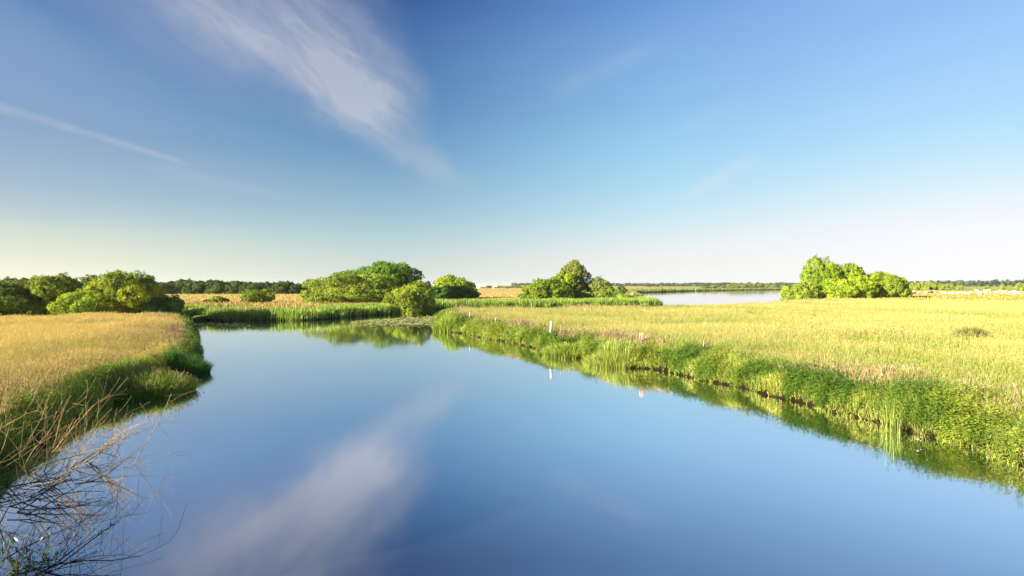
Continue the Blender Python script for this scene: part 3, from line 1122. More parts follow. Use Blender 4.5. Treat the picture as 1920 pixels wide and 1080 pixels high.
plant('bush', 'round pale olive bush standing at the water edge below the dome tree', 'bush', 770, 44, 531, 81, 22, 9500, 0.11, A_(0.10, 0.14, 0.022), A_(0.23, 0.26, 0.040), group=GC, wisp=0.6)
plant('bush', 'dark blue green bush right of the round water edge bush', 'bush', 815, 30, 538, 100, 18, 4500, 0.13, BL0, BL1, 'dome', group=GC)
plant('tree', 'yellow green spreading tree right of the dome tree', 'tree', 846, 38, 518, 134, 26, 6000, 0.17, A_(0.12, 0.18, 0.016), A_(0.26, 0.31, 0.03), 'dome', z0=0.12, multi=0, group=GC, lump=(0.2, 0.34))
plant('tree', 'small yellow green tree at the right end of the spreading tree', 'tree', 879, 18, 529, 133, 16, 2600, 0.16, A_(0.10, 0.16, 0.016), A_(0.22, 0.26, 0.03), 'tall', z0=0.1, multi=0, group=GC)
plant('bush', 'dark teal rounded bush in front of the yellow green spreading tree', 'bush', 856, 36, 537, 124, 20, 5000, 0.15, BL0 * 0.9, BL1, 'spread', group=GC)
plant('tree', 'tiny dark pointed conifer beside the dome tree', 'conifer', 803, 8, 528, 140, 12, 900, 0.15, A_(0.02, 0.04, 0.02), A_(0.04, 0.07, 0.03), 'tall', z0=0.05, multi=0, group=GC)

GM = 'bushes and trees on the spit by the lake'
plant('bush', 'round leafy green bush at the left of the spit by the lake', 'bush', 1026, 48, 524, 117, 24, 10000, 0.15, A_(0.07, 0.12, 0.016), A_(0.20, 0.25, 0.035), group=GM, lump=(0.2, 0.34), wisp=0.5)
plant('tree', 'tall olive topped tree on the spit by the lake', 'tree', 1076, 33, 490, 131, 30, 8000, 0.16, A_(0.09, 0.115, 0.025), A_(0.19, 0.20, 0.05), 'point', z0=0.03, multi=0, group=GM, lump=(0.24, 0.36), wisp=0.5)
plant('tree', 'bright yellow green smaller tree against the left side of the tall olive tree', 'tree', 1056, 24, 510, 127, 20, 5000, 0.16, A_(0.08, 0.14, 0.016), A_(0.22, 0.26, 0.028), 'dome', z0=0.05, multi=0, group=GM)
plant('tree', 'loose grey green small tree right of the tall olive tree', 'tree', 1122, 24, 521, 129, 20, 3600, 0.16, A_(0.085, 0.12, 0.03), A_(0.20, 0.23, 0.06), 'tall', z0=0.04, multi=0, group=GM, wisp=0.9)
plant('bush', 'low green bush between the loose small tree and the lake', 'bush', 1142, 18, 538, 124, 14, 2400, 0.15, OL0, OL1, group=GM)
plant('bush', 'dark low bush at the lake end of the spit', 'bush', 1163, 14, 537, 122, 14, 1800, 0.15, A_(0.05, 0.085, 0.03), A_(0.11, 0.15, 0.045), group=GM)
plant('shrub', 'pale leafy low shrub at the foot of the tall olive tree', 'shrub', 1094, 18, 547, 119, 14, 1800, 0.14, A_(0.10, 0.15, 0.03), A_(0.24, 0.28, 0.06), 'spread', group=GM)
plant('shrub', 'bright green flat shrub behind the reed tip by the lake', 'shrub', 1172, 16, 551, 115, 12, 1200, 0.13, YG0, YG1, 'spread', group=GM)

GR = 'clump of trees on the right behind the meadow'
plant('tree', 'tallest round tree at the left of the right hand clump', 'tree', 1541, 37, 485, 142, 40, 11000, 0.17, A_(0.085, 0.14, 0.014), A_(0.19, 0.25, 0.025), 'dome', z0=0.05, multi=0, group=GR, lump=(0.18, 0.30), wisp=0.4)
plant('tree', 'second tree of the right hand clump, just right of the tallest', 'tree', 1589, 31, 496, 141, 30, 8000, 0.17, A_(0.10, 0.16, 0.014), A_(0.23, 0.29, 0.026), 'dome', z0=0.04, multi=0, group=GR, lump=(0.2, 0.32), wisp=0.4)
plant('bush', 'broad rounded bush at the right of the right hand clump', 'bush', 1652, 36, 512, 138, 30, 9000, 0.16, A_(0.11, 0.16, 0.02), A_(0.25, 0.28, 0.042), group=GR, lump=(0.2, 0.34), wisp=0.4)
plant('bush', 'pale willow bush at the lake side foot of the tallest tree', 'bush', 1502, 32, 528, 132, 22, 6000, 0.15, OL0 * 1.15, OL1 * 1.15, 'spread', group=GR, wisp=0.5)
plant('bush', 'bright bush in front of the second tree of the right hand clump', 'bush', 1566, 34, 525, 133, 24, 6500, 0.15, A_(0.11, 0.18, 0.016), A_(0.26, 0.31, 0.03), group=GR, wisp=0.5)
plant('bush', 'yellow green bush between the second tree and the broad rounded bush', 'bush', 1615, 28, 520, 134, 20, 5500, 0.15, A_(0.11, 0.17, 0.016), A_(0.25, 0.30, 0.03), group=GR, wisp=0.5)
plant('tree', 'rounded tree filling the dip between the tallest and the second tree', 'tree', 1566, 28, 498, 145, 24, 6000, 0.16, A_(0.09, 0.15, 0.014), A_(0.21, 0.27, 0.026), 'dome', z0=0.04, multi=0, group=GR, wisp=0.4)
plant('bush', 'sloping bush joining the broad rounded bush to the dark end bush', 'bush', 1678, 24, 522, 136, 18, 4500, 0.15, A_(0.10, 0.15, 0.02), A_(0.23, 0.27, 0.04), group=GR, wisp=0.4)
plant('bush', 'yellow olive bush behind the gap left of the broad rounded bush', 'bush', 1628, 30, 513, 143, 20, 5000, 0.16, A_(0.10, 0.15, 0.018), A_(0.22, 0.27, 0.035), group=GR, wisp=0.4)
plant('bush', 'dark green end bush on the right of the right hand clump', 'bush', 1694, 14, 531, 139, 14, 2400, 0.15, A_(0.045, 0.085, 0.02), A_(0.12, 0.17, 0.03), group=GR)

# distant wood on the left: a few kinds, copied
WOOD_L = 'dark round crowned tree in the distant wood behind the tan field'
WG = 'trees of the distant left wood'
protos = []
g = np.random.default_rng(5)
for i in range(4):
    o = empty('tree', (0, 0, 0), 0, WOOD_L, 'tree', WG)
    crown_mesh(3.4, 5.4, 0.35, 20, 2300, 0.26, A_(0.035, 0.062, 0.017), A_(0.095, 0.125, 0.03), 700 + i, ('dome', 'dome', 'tall', 'spread')[i], (0.2, 0.34), 0.1).build('crown', M_LEAF, o)
    trunk_mesh(3.4, 5.2, 700 + i, 0).build('trunk', M_BARK, o)
    protos.append(o)
prof = [(285, 532), (310, 530), (335, 527), (350, 525), (372, 527), (395, 525), (420, 527), (440, 526), (455, 528), (470, 528), (495, 530), (515, 530), (530, 528), (548, 529), (562, 535), (580, 533), (596, 531), (610, 533)]
px_list = list(np.arange(280, 612, 9.5))
for i, cx in enumerate(px_list):
    t = float(np.interp(cx, [p[0] for p in prof], [p[1] for p in prof])) + g.uniform(-1.2, 2.0)
    d = 196 + g.uniform(-4, 12)
    x, y = at(cx + g.uniform(-3, 3), d)
    zg = gz(x, y)
    s = (ztop(t, d) - zg) / 5.4
    if i < 4:
        o = protos[i]
        o.location = (x, y, zg)
        o.rotation_euler = (0, 0, g.uniform(0, 6))
        o.scale = (s * 1.0, s, s)
    else:
        copy_tree(protos[i % 4], (x, y, zg), g.uniform(0, 6), (s * g.uniform(0.8, 1.1), s, s))
for cx in np.arange(286, 560, 11):      # lower front row of the wood
    d = 190 + g.uniform(-2, 2)
    x, y = at(cx + g.uniform(-5, 5), d)
    s = g.uniform(0.55, 0.78)
    copy_tree(protos[int(g.integers(4))], (x, y, gz(x, y) - 0.6), g.uniform(0, 6), (s * 1.1, s, s))


# far shrubs round the lake and in the fields on the right
def copies(label, cat, group, kind, spots, col0, col1, W0, H0, seeds):
    pr = []
    for i, s in enumerate(seeds):
        o = empty(kind, (0, 0, 0), 0, label, cat, group)
        crown_mesh(W0, H0, 0.0, 16, 900, 0.36, col0, col1, s, 'dome', (0.22, 0.38), 0.2).build('foliage', M_LEAF, o)
        trunk_mesh(W0, H0, s, 4).build('stems', M_BARK, o)
        pr.append(o)
    for i, (cx, top, hw, d) in enumerate(spots):
        x, y = at(cx, d)
        zg = gz(x, y)
        sc = (hw * d / FPX / W0, hw * d / FPX / W0, (ztop(top, d) - zg) / H0)
        if i < len(pr):
            o = pr[i]
            o.location = (x, y, zg)
            o.rotation_euler = (0, 0, i * 1.3)
            o.scale = sc
        else:
            copy_tree(pr[i % len(pr)], (x, y, zg), i * 1.3, sc)


copies('olive shrub on the far shore of the lake', 'shrub', 'shrubs along the far lake shore', 'shrub',
       [(1322, 535, 9, 470), (1338, 534.5, 11, 480), (1354, 535.5, 9, 475), (1372, 533, 11, 490), (1388, 532, 13, 500), (1404, 533, 12, 500), (1420, 533, 12, 505), (1433, 534, 8, 505), (1450, 534.5, 8, 520), (1466, 535.5, 8, 520)],
       A_(0.09, 0.12, 0.035), A_(0.18, 0.20, 0.06), 4, 4, (801, 803))
copies('yellow green shrub in the far field behind the white cattle', 'shrub', 'shrubs in the field behind the cattle', 'shrub',
       [(1716, 530, 9, 330), (1728, 528.5, 11, 340), (1742, 529, 10, 345), (1756, 530, 8, 345), (1738, 533, 5, 300), (1779, 531.5, 10, 350), (1766, 533, 6, 340), (1800, 534, 6, 320), (1880, 534, 6, 290), (1893, 535, 5, 300), (1912, 531.5, 8, 280), (1926, 531, 9, 285), (1850, 536, 6, 330)],
       A_(0.11, 0.15, 0.03), A_(0.22, 0.25, 0.05), 4, 4, (811, 813))
copies('round dark tree standing out of the horizon wood', 'tree', 'single trees along the horizon', 'tree',
       [(1215, 530.5, 6, 900), (1231, 532, 5, 900), (1444, 530.5, 4, 800), (1456, 530, 4, 800), (1469, 529.5, 4.5, 800), (917, 536, 4, 560), (1376, 530, 5, 1000), (1340, 531, 4, 1000), (1798, 527, 5, 1000), (953, 537.5, 5, 520), (978, 537.5, 5, 520)],
       A_(0.05, 0.075, 0.04), A_(0.10, 0.13, 0.06), 4, 5, (821, 823))


def field_blades(name, n, xr, yr, cond, h0, h1, w0, w1, ca, cb, label):
    """short standing stalks that give the far fields their bright nap"""
    mb = MB()
    y = np.sqrt(rng.uniform(yr[0] ** 2, yr[1] ** 2, n)) if yr[1] < 3 * yr[0] else rng.uniform(yr[0], yr[1], n)
    x = y * np.tan(np.radians(rng.uniform(xr[0], xr[1], n)))
    ok = cond(x, y)
    x, y = x[ok], y[ok]
    z = ground_h(x, y) - 0.03
    m = len(x)
    h = rng.uniform(h0, h1, m)
    f = np.clip(fbm(x, y, 12, 91) * 1.6 - 0.3 + rng.normal(0, 0.2, m), 0, 1)
    s = y / 120.0
    blades(mb, x, y, z, h, rng.uniform(w0, w1, m) * s, (h * rng.normal(0, 0.3, m), h * rng.normal(0, 0.3, m)), jit(mixcol(ca, cb, f), 0.12), jit(mixcol(ca, cb, f) * 1.1, 0.12))
    tag(mb.build(name, M_GRASS), label, 'grass', kind='stuff')


field_blades('field_grass', 70000, (22, 50), (112, 285), lambda x, y: sd_of('RM', x, y) > 1.0, 0.2, 0.45, 0.09, 0.18, A_(0.38, 0.30, 0.09), A_(0.26, 0.26, 0.05), 'golden pasture around the white cattle beyond the hay meadow')
field_blades('stubble', 90000, (-42, 8), (76, 210), lambda x, y: sd_of('ML', x, y) > 12.0, 0.15, 0.35, 0.09, 0.16, A_(0.42, 0.32, 0.11), A_(0.37, 0.30, 0.09), 'tan mown field stretching back to the distant left wood')
field_blades('field_grass', 30000, (-8, 48), (215, 620), lambda x, y: (sd_of('ML', x, y) > 1.0) & (x > 0.12 * y), 0.2, 0.6, 0.12, 0.22, A_(0.22, 0.23, 0.05), A_(0.32, 0.27, 0.07), 'olive rough pasture beyond the lake and the cattle')


def far_wood():
    mb = MB()
    gg = np.random.default_rng(77)

    def belt(p0, p1, top0, top1, d0, d1, n, size):
        t = gg.uniform(0, 1, n)
        cx = p0 + (p1 - p0) * t
        d = d0 + (d1 - d0) * t + gg.uniform(0, 60, n)
        x = (cx - 960) / FPX * d
        top = CAM_H + (HOR - (top0 + (top1 - top0) * t)) * d / FPX
        bump = 0.72 + 0.40 * vnoise(cx, cx * 0 + d0, 5.0, int(d0)) + 0.15 * vnoise(cx, cx * 0, 2.0, 3)
        z = 0.4 + (top * bump - 0.4) * np.sqrt(gg.uniform(0, 1, n))
        s = size * gg.uniform(0.6, 1.4, n)
        p = np.stack([x, d, z], 1)
        nr = gg.normal(size=(n, 3)) + np.array([0, -0.6, 0.5])
        nr /= np.linalg.norm(nr, axis=1)[:, None]
        tt = np.cross(nr, gg.normal(size=(n, 3)))
        tt /= np.linalg.norm(tt, axis=1)[:, None]
        b = np.cross(nr, tt)
        v = np.stack([p - tt * s[:, None], p + b * s[:, None], p + tt * s[:, None], p - b * s[:, None]], 1)
        f = gg.uniform(0, 1, n)
        c = mixcol([0.045, 0.07, 0.035], [0.10, 0.13, 0.06], f)
        mb.add(v.reshape(-1, 3), np.repeat(c, 4, 0), quads=np.arange(n)[:, None] * 4 + np.array([0, 1, 2, 3]))

    belt(-150, 620, 531, 532, 900, 1000, 6000, 1.6)
    belt(880, 985, 537.5, 537.5, 560, 620, 900, 0.9)
    belt(960, 1330, 532, 531.5, 1300, 1250, 5000, 1.7)
    belt(1300, 1560, 531, 531, 1200, 1150, 4000, 1.7)
    belt(1680, 2150, 528.5, 525, 1150, 1100, 8000, 1.9)
    tag(mb.build('far_wood', M_LEAF), 'thin hazy belt of woodland along the horizon', 'woodland', kind='stuff')


far_wood()


# ------------------------------------------------------------------ tussocks and small shrubs that stand out
def tussock(name, label, cat, cx, cy, zr, rad, h, n, c0, c1, w=0.03, spread=0.55, hd=0):
    x0, y0 = px(cx, cy, zr)
    g0 = gz(x0, y0)
    mb = MB()
    r = rad * np.sqrt(rng.uniform(0, 1, n))
    a = rng.uniform(0, 2 * np.pi, n)
    x, y = r * np.cos(a), r * np.sin(a)
    z = ground_h(x + x0, y + y0) - g0 - 0.03
    z = np.maximum(z, -g0 - 0.15)
    hh = h * (1 - 0.45 * (r / rad) ** 2) * rng.uniform(0.7, 1.12, n)
    ln = hh * spread * (r / rad) * rng.uniform(0.5, 1.2, n)
    tip = blades(mb, x, y, z, hh, w * rng.uniform(0.6, 1.4, n), (ln * np.cos(a) + rng.normal(0, 0.06, n), ln * np.sin(a) + rng.normal(0, 0.06, n)), jit(mixcol(c0, c1, rng.uniform(0, 1, n)) * 0.9), jit(mixcol(c0, c1, rng.uniform(0, 1, n)) * 1.1))
    if hd:
        s = rng.uniform(0, 1, n) < hd
        heads(mb, tip[s], rng.uniform(0.1, 0.2, s.sum()), np.full(s.sum(), w * 1.2), jit(np.tile([0.37, 0.24, 0.15], (s.sum(), 1))))
    o = mb.build(name, M_REED)
    o.location = (x0, y0, g0)
    return tag(o, label, cat)


tussock('grass_tussock', 'bright green tussock on the tip of the right meadow beside the lily pads', 'tussock', 842, 614, 0.3, 1.35, 1.35, 2600, A_(0.14, 0.24, 0.025), A_(0.27, 0.33, 0.04), 0.04, 0.5)
tussock('grass_tussock', 'rounded green tussock halfway along the right bank, standing in the water edge', 'tussock', 1060, 662, 0.15, 1.25, 0.95, 2600, A_(0.16, 0.24, 0.035), A_(0.28, 0.34, 0.05), 0.03, 0.65)
tussock('grass_tussock', 'pale green tall grass clump right of the rounded water edge tussock', 'tussock', 1150, 676, 0.2, 1.5, 0.85, 2600, A_(0.16, 0.24, 0.035), A_(0.32, 0.36, 0.06), 0.026, 0.5)
tussock('rush_clump', 'dark rush clump alone in the middle of the right meadow', 'rush', 1822, 641, 0.75, 0.75, 0.95, 1800, A_(0.07, 0.095, 0.02), A_(0.19, 0.19, 0.04), 0.022, 0.5)
tussock('grass_tussock', 'big bright green tussock on the left bank, lit from the left', 'tussock', 276, 706, 0.6, 1.5, 0.95, 6500, A_(0.13, 0.27, 0.022), A_(0.30, 0.38, 0.04), 0.022, 0.6, 0.08)
tussock('sedge_clump', 'dark green sedge overhanging the water at the point of the left bank', 'sedge', 354, 690, 0.25, 0.8, 1.0, 2600, A_(0.04, 0.15, 0.018), A_(0.12, 0.25, 0.026), 0.018, 0.6)
tussock('rush_clump', 'tall upright rushes rising straight from the water on the right bank', 'rush', 1672, 812, 0.0, 0.22, 1.15, 70, A_(0.14, 0.22, 0.035), A_(0.24, 0.30, 0.05), 0.011, 0.10)
tussock('grass_tussock', 'dark tuft at the far corner of the left bank, over the floating weed', 'tussock', 349, 616, 0.4, 0.9, 0.8, 900, A_(0.05, 0.12, 0.016), A_(0.15, 0.20, 0.03), 0.035, 0.5)
plant('shrub', 'small leafy shrub at the water edge near the tip of the right meadow', 'shrub', 901, 13, 606, 46, 12, 1500, 0.06, A_(0.07, 0.13, 0.016), A_(0.20, 0.27, 0.03))
plant('shrub', 'leafy green shrub beside the thin white stake on the right bank', 'shrub', 1334, 17, 668, 24.5, 12, 1300, 0.045, A_(0.06, 0.13, 0.018), A_(0.20, 0.27, 0.035))


# ------------------------------------------------------------------ fence posts
PG = 'old fence posts along the right bank'


def post(label, cx, top, bot, wpx, col, lean=0.0, board=None, tilt=0.0):
    d = (CAM_H - 1.0) * FPX / (bot - HOR)
    x, y = at(cx, d)
    zg = gz(x, y)
    h = ztop(top, d) - zg
    w = 0.82 * wpx * d / FPX
    mb = MB()
    pts = [(0, 0, -0.2), (lean * h * 0.45, 0, h * 0.5), (lean * h, 0, h * 0.98), (lean * h * 1.02 + w * 0.1, 0, h)]
    tube(mb, pts, [w * 0.55, w * 0.52, w * 0.46, w * 0.25], col, 6)
    # sawn top
    t = np.array(pts[-1])
    th_ = np.arange(6) * np.pi / 3
    v = t + np.stack([np.cos(th_) * w * 0.25, np.sin(th_) * w * 0.25, 0 * th_], 1)
    mb.add(np.concatenate([[t + (0, 0, 0.01)], v]), np.asarray(col) * 0.9, tris=[(0, i + 1, (i + 1) % 6 + 1) for i in range(6)])
    if board is None:
        o = mb.build('fence_post', M_WOOD)
        o.location = (x, y, zg)
        return tag(o, label, 'fence post', PG)
    o = empty('fence_post', (x, y, zg), 0, label, 'fence post', PG)
    mb.build('post', M_WOOD, o)
    for bx, b0, b1, bw in board:
        m2 = MB()
        z0, z1 = ztop(b0, d) - zg, ztop(b1, d) - zg
        xx = bx * d / FPX
        hw = bw * d / FPX / 2
        yb = -w * 0.6 - 0.025
        v = np.array([(sx * hw + xx + lean * 0.1, yb + sy * 0.012, zz) for zz in (z1, z0) for sx, sy in ((-1, -1), (1, -1), (1, 1), (-1, 1))])
        v[4:, 0] += np.array([0.01, -0.01, -0.01, 0.01])
        m2.add(v, (0.42, 0.36, 0.28), quads=[(0, 1, 5, 4), (1, 2, 6, 5), (2, 3, 7, 6), (3, 0, 4, 7), (4, 5, 6, 7), (3, 2, 1, 0)])
        m2.build('board', M_WOOD, o)
    return o


WHT, GRY, DRK = (0.42, 0.37, 0.30), (0.27, 0.22, 0.15), (0.12, 0.09, 0.06)
post('thin white post near the tip of the right meadow', 880, 585, 599.5, 2.8, WHT, 0.06)
post('short white post behind the small leafy water edge shrub', 929.5, 596, 607, 3.8, WHT)
post('dark leaning stake right of the short white post', 944, 599, 609, 2.4, DRK, 0.22)
post('pale stump half sunk in grass between the dark stake and the tall white post', 996, 605, 614, 2.8, GRY)
post('tall thick white post, the brightest along the right bank', 1032, 602, 625, 5.2, WHT, 0.05)
post('thin pale crooked stake right of the tall thick white post', 1049, 611, 626, 2.4, GRY, 0.12)
post('small white bent post far back in the right meadow', 1096, 577, 588, 1.7, WHT, 0.1)
post('thin dark brown stake in the meadow between the tall white post and the boarded post', 1116, 617, 635, 1.8, DRK, 0.06)
post('dark post with splintered white boards nailed to its top', 1204, 625, 646, 2.2, DRK, 0.03, board=[(-4.2, 623.5, 636, 2.6), (-1.4, 623, 638, 2.4), (1.4, 624, 637, 2.4)])
post('thin white stake above the nearer right bank', 1319, 639, 656, 2.3, (0.42, 0.38, 0.32), 0.02)


# ------------------------------------------------------------------ cattle
def skin_mesh(name, verts, edges, radii, m, col):
    me = bpy.data.meshes.new(name)
    me.from_pydata(verts, edges, [])
    o = bpy.data.objects.new(name, me)
    C.objects.link(o)
    md = o.modifiers.new('s', 'SKIN')
    md.use_smooth_shade = True
    for i, r in enumerate(radii):
        me.skin_vertices[0].data[i].radius = (r, r) if not isinstance(r, tuple) else r
    me.skin_vertices[0].data[0].use_root = True
    o.modifiers.new('d', 'SUBSURF').levels = 1
    dg = bpy.context.evaluated_depsgraph_get()
    me2 = bpy.data.meshes.new_from_object(o.evaluated_get(dg))
    bpy.data.objects.remove(o)
    me2.name = name
    ca = me2.color_attributes.new('Col', 'FLOAT_COLOR', 'POINT')
    n = len(me2.vertices)
    ca.data.foreach_set('color', np.tile([*col, 1.0], n).astype(np.float32))
    me2.materials.clear()
    me2.materials.append(m)
    for p in me2.polygons:
        p.use_smooth = True
    return me2


def cow_mesh(pose, col):
    # body along +X (head towards +X), feet at z = 0
    V, E, Rr = [], [], []

    def v(p, r, link=None):
        V.append(p)
        Rr.append(r)
        if link is not None:
            E.append((link, len(V) - 1))
        return len(V) - 1
    up = 0.0 if pose != 'lying' else -0.50
    hip = v((-0.55, 0, 1.08 + up), 0.30)
    bel = v((0.0, 0, 0.98 + up), 0.36, hip)
    sho = v((0.55, 0, 1.05 + up), 0.33, bel)
    if pose == 'grazing':
        nk = v((0.95, 0, 0.85), 0.19, sho)
        hd = v((1.22, 0, 0.42), 0.13, nk)
        mz = v((1.34, 0, 0.16), 0.09, hd)
    else:
        nk = v((0.92, 0, 1.28 + up), 0.19, sho)
        hd = v((1.22, 0, 1.42 + up), 0.14, nk)
        mz = v((1.52, 0, 1.26 + up), 0.09, hd)
    for s in (-1, 1):
        v((hd and V[hd][0] - 0.06, s * 0.24, V[hd][2] + 0.08), 0.04, hd)        # ears
    tl = v((-0.86, 0, 1.12 + up), 0.06, hip)
    tm = v((-0.93, 0, 0.75 + up * 0.6), 0.03, tl)
    v((-0.92, 0, 0.42 + up * 0.4), 0.05, tm)
    for s in (-1, 1):
        if pose == 'lying':
            a = v((0.60, s * 0.26, 0.30), 0.15, sho)
            b = v((0.88, s * 0.30, 0.12), 0.08, a)
            v((0.60, s * 0.34, 0.07), 0.06, b)
            a = v((-0.50, s * 0.32, 0.32), 0.19, hip)
            b = v((-0.16, s * 0.44, 0.14), 0.10, a)
            v((-0.50, s * 0.46, 0.07), 0.06, b)
        else:
            a = v((0.56, s * 0.20, 0.72), 0.14, sho)
            b = v((0.58, s * 0.20, 0.40), 0.075, a)
            c = v((0.56, s * 0.20, 0.10), 0.055, b)
            v((0.60, s * 0.20, 0.03), 0.06, c)
            a = v((-0.52, s * 0.20, 0.78), 0.19, hip)
            b = v((-0.70, s * 0.20, 0.48), 0.085, a)
            c = v((-0.66, s * 0.20, 0.12), 0.055, b)
            v((-0.62, s * 0.20, 0.03), 0.06, c)
    return skin_mesh('cow', V, E, Rr, M_HIDE, col)


CW, CB = (0.58, 0.55, 0.50), (0.10, 0.06, 0.04)
cm = {}
for pose in ('standing', 'grazing', 'lying'):
    cm[pose, 'w'] = cow_mesh(pose, CW)
cm['lying', 'b'] = cow_mesh('lying', CB)
CG = 'cattle resting and grazing at the far side of the right meadow'
for pose, c, cx, bot, yaw, lab in (
        ('lying', 'b', 1713, 552.5, 0.2, 'dark brown cow lying beside the right hand clump of trees'),
        ('lying', 'w', 1720, 551.5, 2.8, 'pale cow lying just right of the leftmost dark brown cow'),
        ('lying', 'w', 1736, 551, 0.3, 'white cow lying alone left of the second dark cow'),
        ('lying', 'b', 1745, 550.5, 0.1, 'dark brown cow lying in front of a white standing calf'),
        ('standing', 'w', 1752, 549.5, 1.3, 'small white cow standing end on behind the second dark cow'),
        ('lying', 'w', 1771, 552.5, 3.1, 'white cow lying at the left end of the row of lying cattle'),
        ('lying', 'w', 1783, 553, 0.1, 'white cow lying second in the row of lying cattle'),
        ('lying', 'w', 1796, 552.5, 0.7, 'white cow lying alone in the middle of the row'),
        ('lying', 'w', 1808, 552.5, 3.0, 'white cow lying fourth in the row, close to its right neighbour'),
        ('lying', 'w', 1817, 552.5, 0.2, 'white cow lying at the right end of the row of lying cattle'),
        ('standing', 'w', 1832, 550, 1.4, 'white cow standing end on, apart above the lying row'),
        ('grazing', 'w', 1841, 554.5, 3.5, 'white cow grazing nearest to the camera, in front of two others'),
        ('standing', 'w', 1846, 552, 1.0, 'white cow standing between the nearest grazing cow and a broadside one'),
        ('standing', 'w', 1852, 549.5, 0.1, 'white cow standing broadside farthest back, head to the right'),
        ('grazing', 'w', 1868, 550.5, 1.6, 'small pale cow grazing alone left of the right hand trio'),
        ('standing', 'w', 1882, 552.5, 3.1, 'white cow broadside at the left of the right hand trio'),
        ('grazing', 'w', 1895, 553.5, 0.1, 'white cow grazing in the middle of the right hand trio'),
        ('standing', 'w', 1907, 554, 1.9, 'white cow at the right end of the herd')):
    d = (CAM_H - 0.75) * FPX / (bot - HOR)
    d = min(d, 215)
    x, y = at(cx, d)
    o = bpy.data.objects.new('cow', cm[pose, c])
    C.objects.link(o)
    o.location = (x, y, gz(x, y))
    s = 0.8 if 'small' in lab else 1.0
    o.scale = (s, s, s)
    o.rotation_euler = (0, 0, yaw)
    tag(o, lab, 'cow', CG)


# ------------------------------------------------------------------ farm on the horizon
def barn(label, cx, d, w, h, dep, wall, roof, group):
    x, y = at(cx, d)
    o = empty('farm_building', (x, y, gz(x, y)), 0.15, label, 'building', group)
    mb = MB()
    a, b = w / 2, dep / 2
    v = [(-a, -b, -0.3), (a, -b, -0.3), (a, b, -0.3), (-a, b, -0.3), (-a, -b, h), (a, -b, h), (a, b, h), (-a, b, h), (-a, 0, h * 1.7), (a, 0, h * 1.7)]
    mb.add(v, wall, quads=[(0, 1, 5, 4), (1, 2, 6, 5), (2, 3, 7, 6), (3, 0, 4, 7)], tris=[(5, 6, 9), (7, 4, 8)])
    mb.build('wall', M_PLAIN, o)
    m2 = MB()
    e = 0.4
    for s in (-1, 1):
        q = [(-a - e, s * (b + e), h - 0.25), (a + e, s * (b + e), h - 0.25), (a + e, 0, h * 1.7 + 0.12), (-a - e, 0, h * 1.7 + 0.12)]
        m2.add(q, roof, quads=[(0, 1, 2, 3)])
        m2.add(np.array(q) + [0, 0, 0.15], roof, quads=[(0, 1, 2, 3)])
    m2.build('roof', M_PLAIN, o)
    m3 = MB()
    m3.add([(-0.9, -b - 0.03, -0.2), (0.9, -b - 0.03, -0.2), (0.9, -b - 0.03, h * 0.75), (-0.9, -b - 0.03, h * 0.75)], (0.08, 0.07, 0.06), quads=[(0, 1, 2, 3)])
    m3.build('door', M_PLAIN, o)


barn('long white farm building on the horizon right of the yellow green trees', 902, 540, 8.5, 1.5, 4, (0.7, 0.68, 0.66), (0.5, 0.42, 0.4), None)
barn('small pale farm building right of the long white one on the horizon', 928, 545, 4.0, 1.3, 3.5, (0.6, 0.58, 0.56), (0.42, 0.40, 0.42), None)


# ------------------------------------------------------------------ floating plants
def pads(name, n, region, col0, col1, label, r0, r1, flowers=0):
    mb = MB()
    cnt = 0
    while cnt < n:
        cx, cy = region()
        x, y = px(cx, cy)
        if float(sd_land([x], [y])[0]) > 0.0:
            cnt += 0.2
            continue
        cnt += 1
        r = rng.uniform(r0, r1)
        k = 7
        a = np.linspace(0.25, 2 * np.pi - 0.25, k) + rng.uniform(0, 6)
        z = 0.012 + rng.uniform(0, 0.05)
        tx, ty = rng.normal(0, 0.12), rng.normal(0, 0.12)
        v = np.stack([x + r * np.cos(a), y + r * np.sin(a), z + tx * r * np.cos(a) + ty * r * np.sin(a)], 1)
        c = mixcol(col0, col1, np.array([rng.uniform()]))[0] * rng.uniform(0.75, 1.25)
        mb.add(np.concatenate([[[x, y, z]], v]), c, tris=[(0, i + 1, i + 2) for i in range(k - 1)])
        if rng.uniform() < flowers:
            p = np.array([x, y, z + 0.03])
            for ang in (0, 1.57):
                s = np.array([math.cos(ang), math.sin(ang), 0]) * 0.07
                mb.add([p - s * 0.4, p + s * 0.4, p + s + (0, 0, 0.13), p - s + (0, 0, 0.13)], (0.34, 0.33, 0.04), quads=[(0, 1, 2, 3)])
    tag(mb.build(name, M_LEAF), label, 'lily pads', kind='stuff')


def reg_main():
    while True:
        cx = rng.uniform(660, 822)
        t = (cx - 660) / 160
        y0 = 604.5 - 11.5 * t ** 0.8
        y1 = 606 + 5 * min(1, t * 5)
        return cx, rng.uniform(y0, y1)


def reg_left():
    cx = 356 + 120 * rng.beta(0.9, 1.8)
    return cx, rng.choice([604, 606.5, 608.5, 610.5]) + rng.normal(0, 0.5)


pads('lily_pads', 2600, reg_main, A_(0.24, 0.28, 0.11), A_(0.38, 0.42, 0.22), 'raft of pale green lily pads with yellow flowers off the meadow tip', 0.13, 0.26, 0.035)
pads('floating_weed', 130, reg_left, A_(0.05, 0.07, 0.03), A_(0.12, 0.15, 0.06), 'scattered dark floating weed near the far corner of the left bank', 0.10, 0.2)


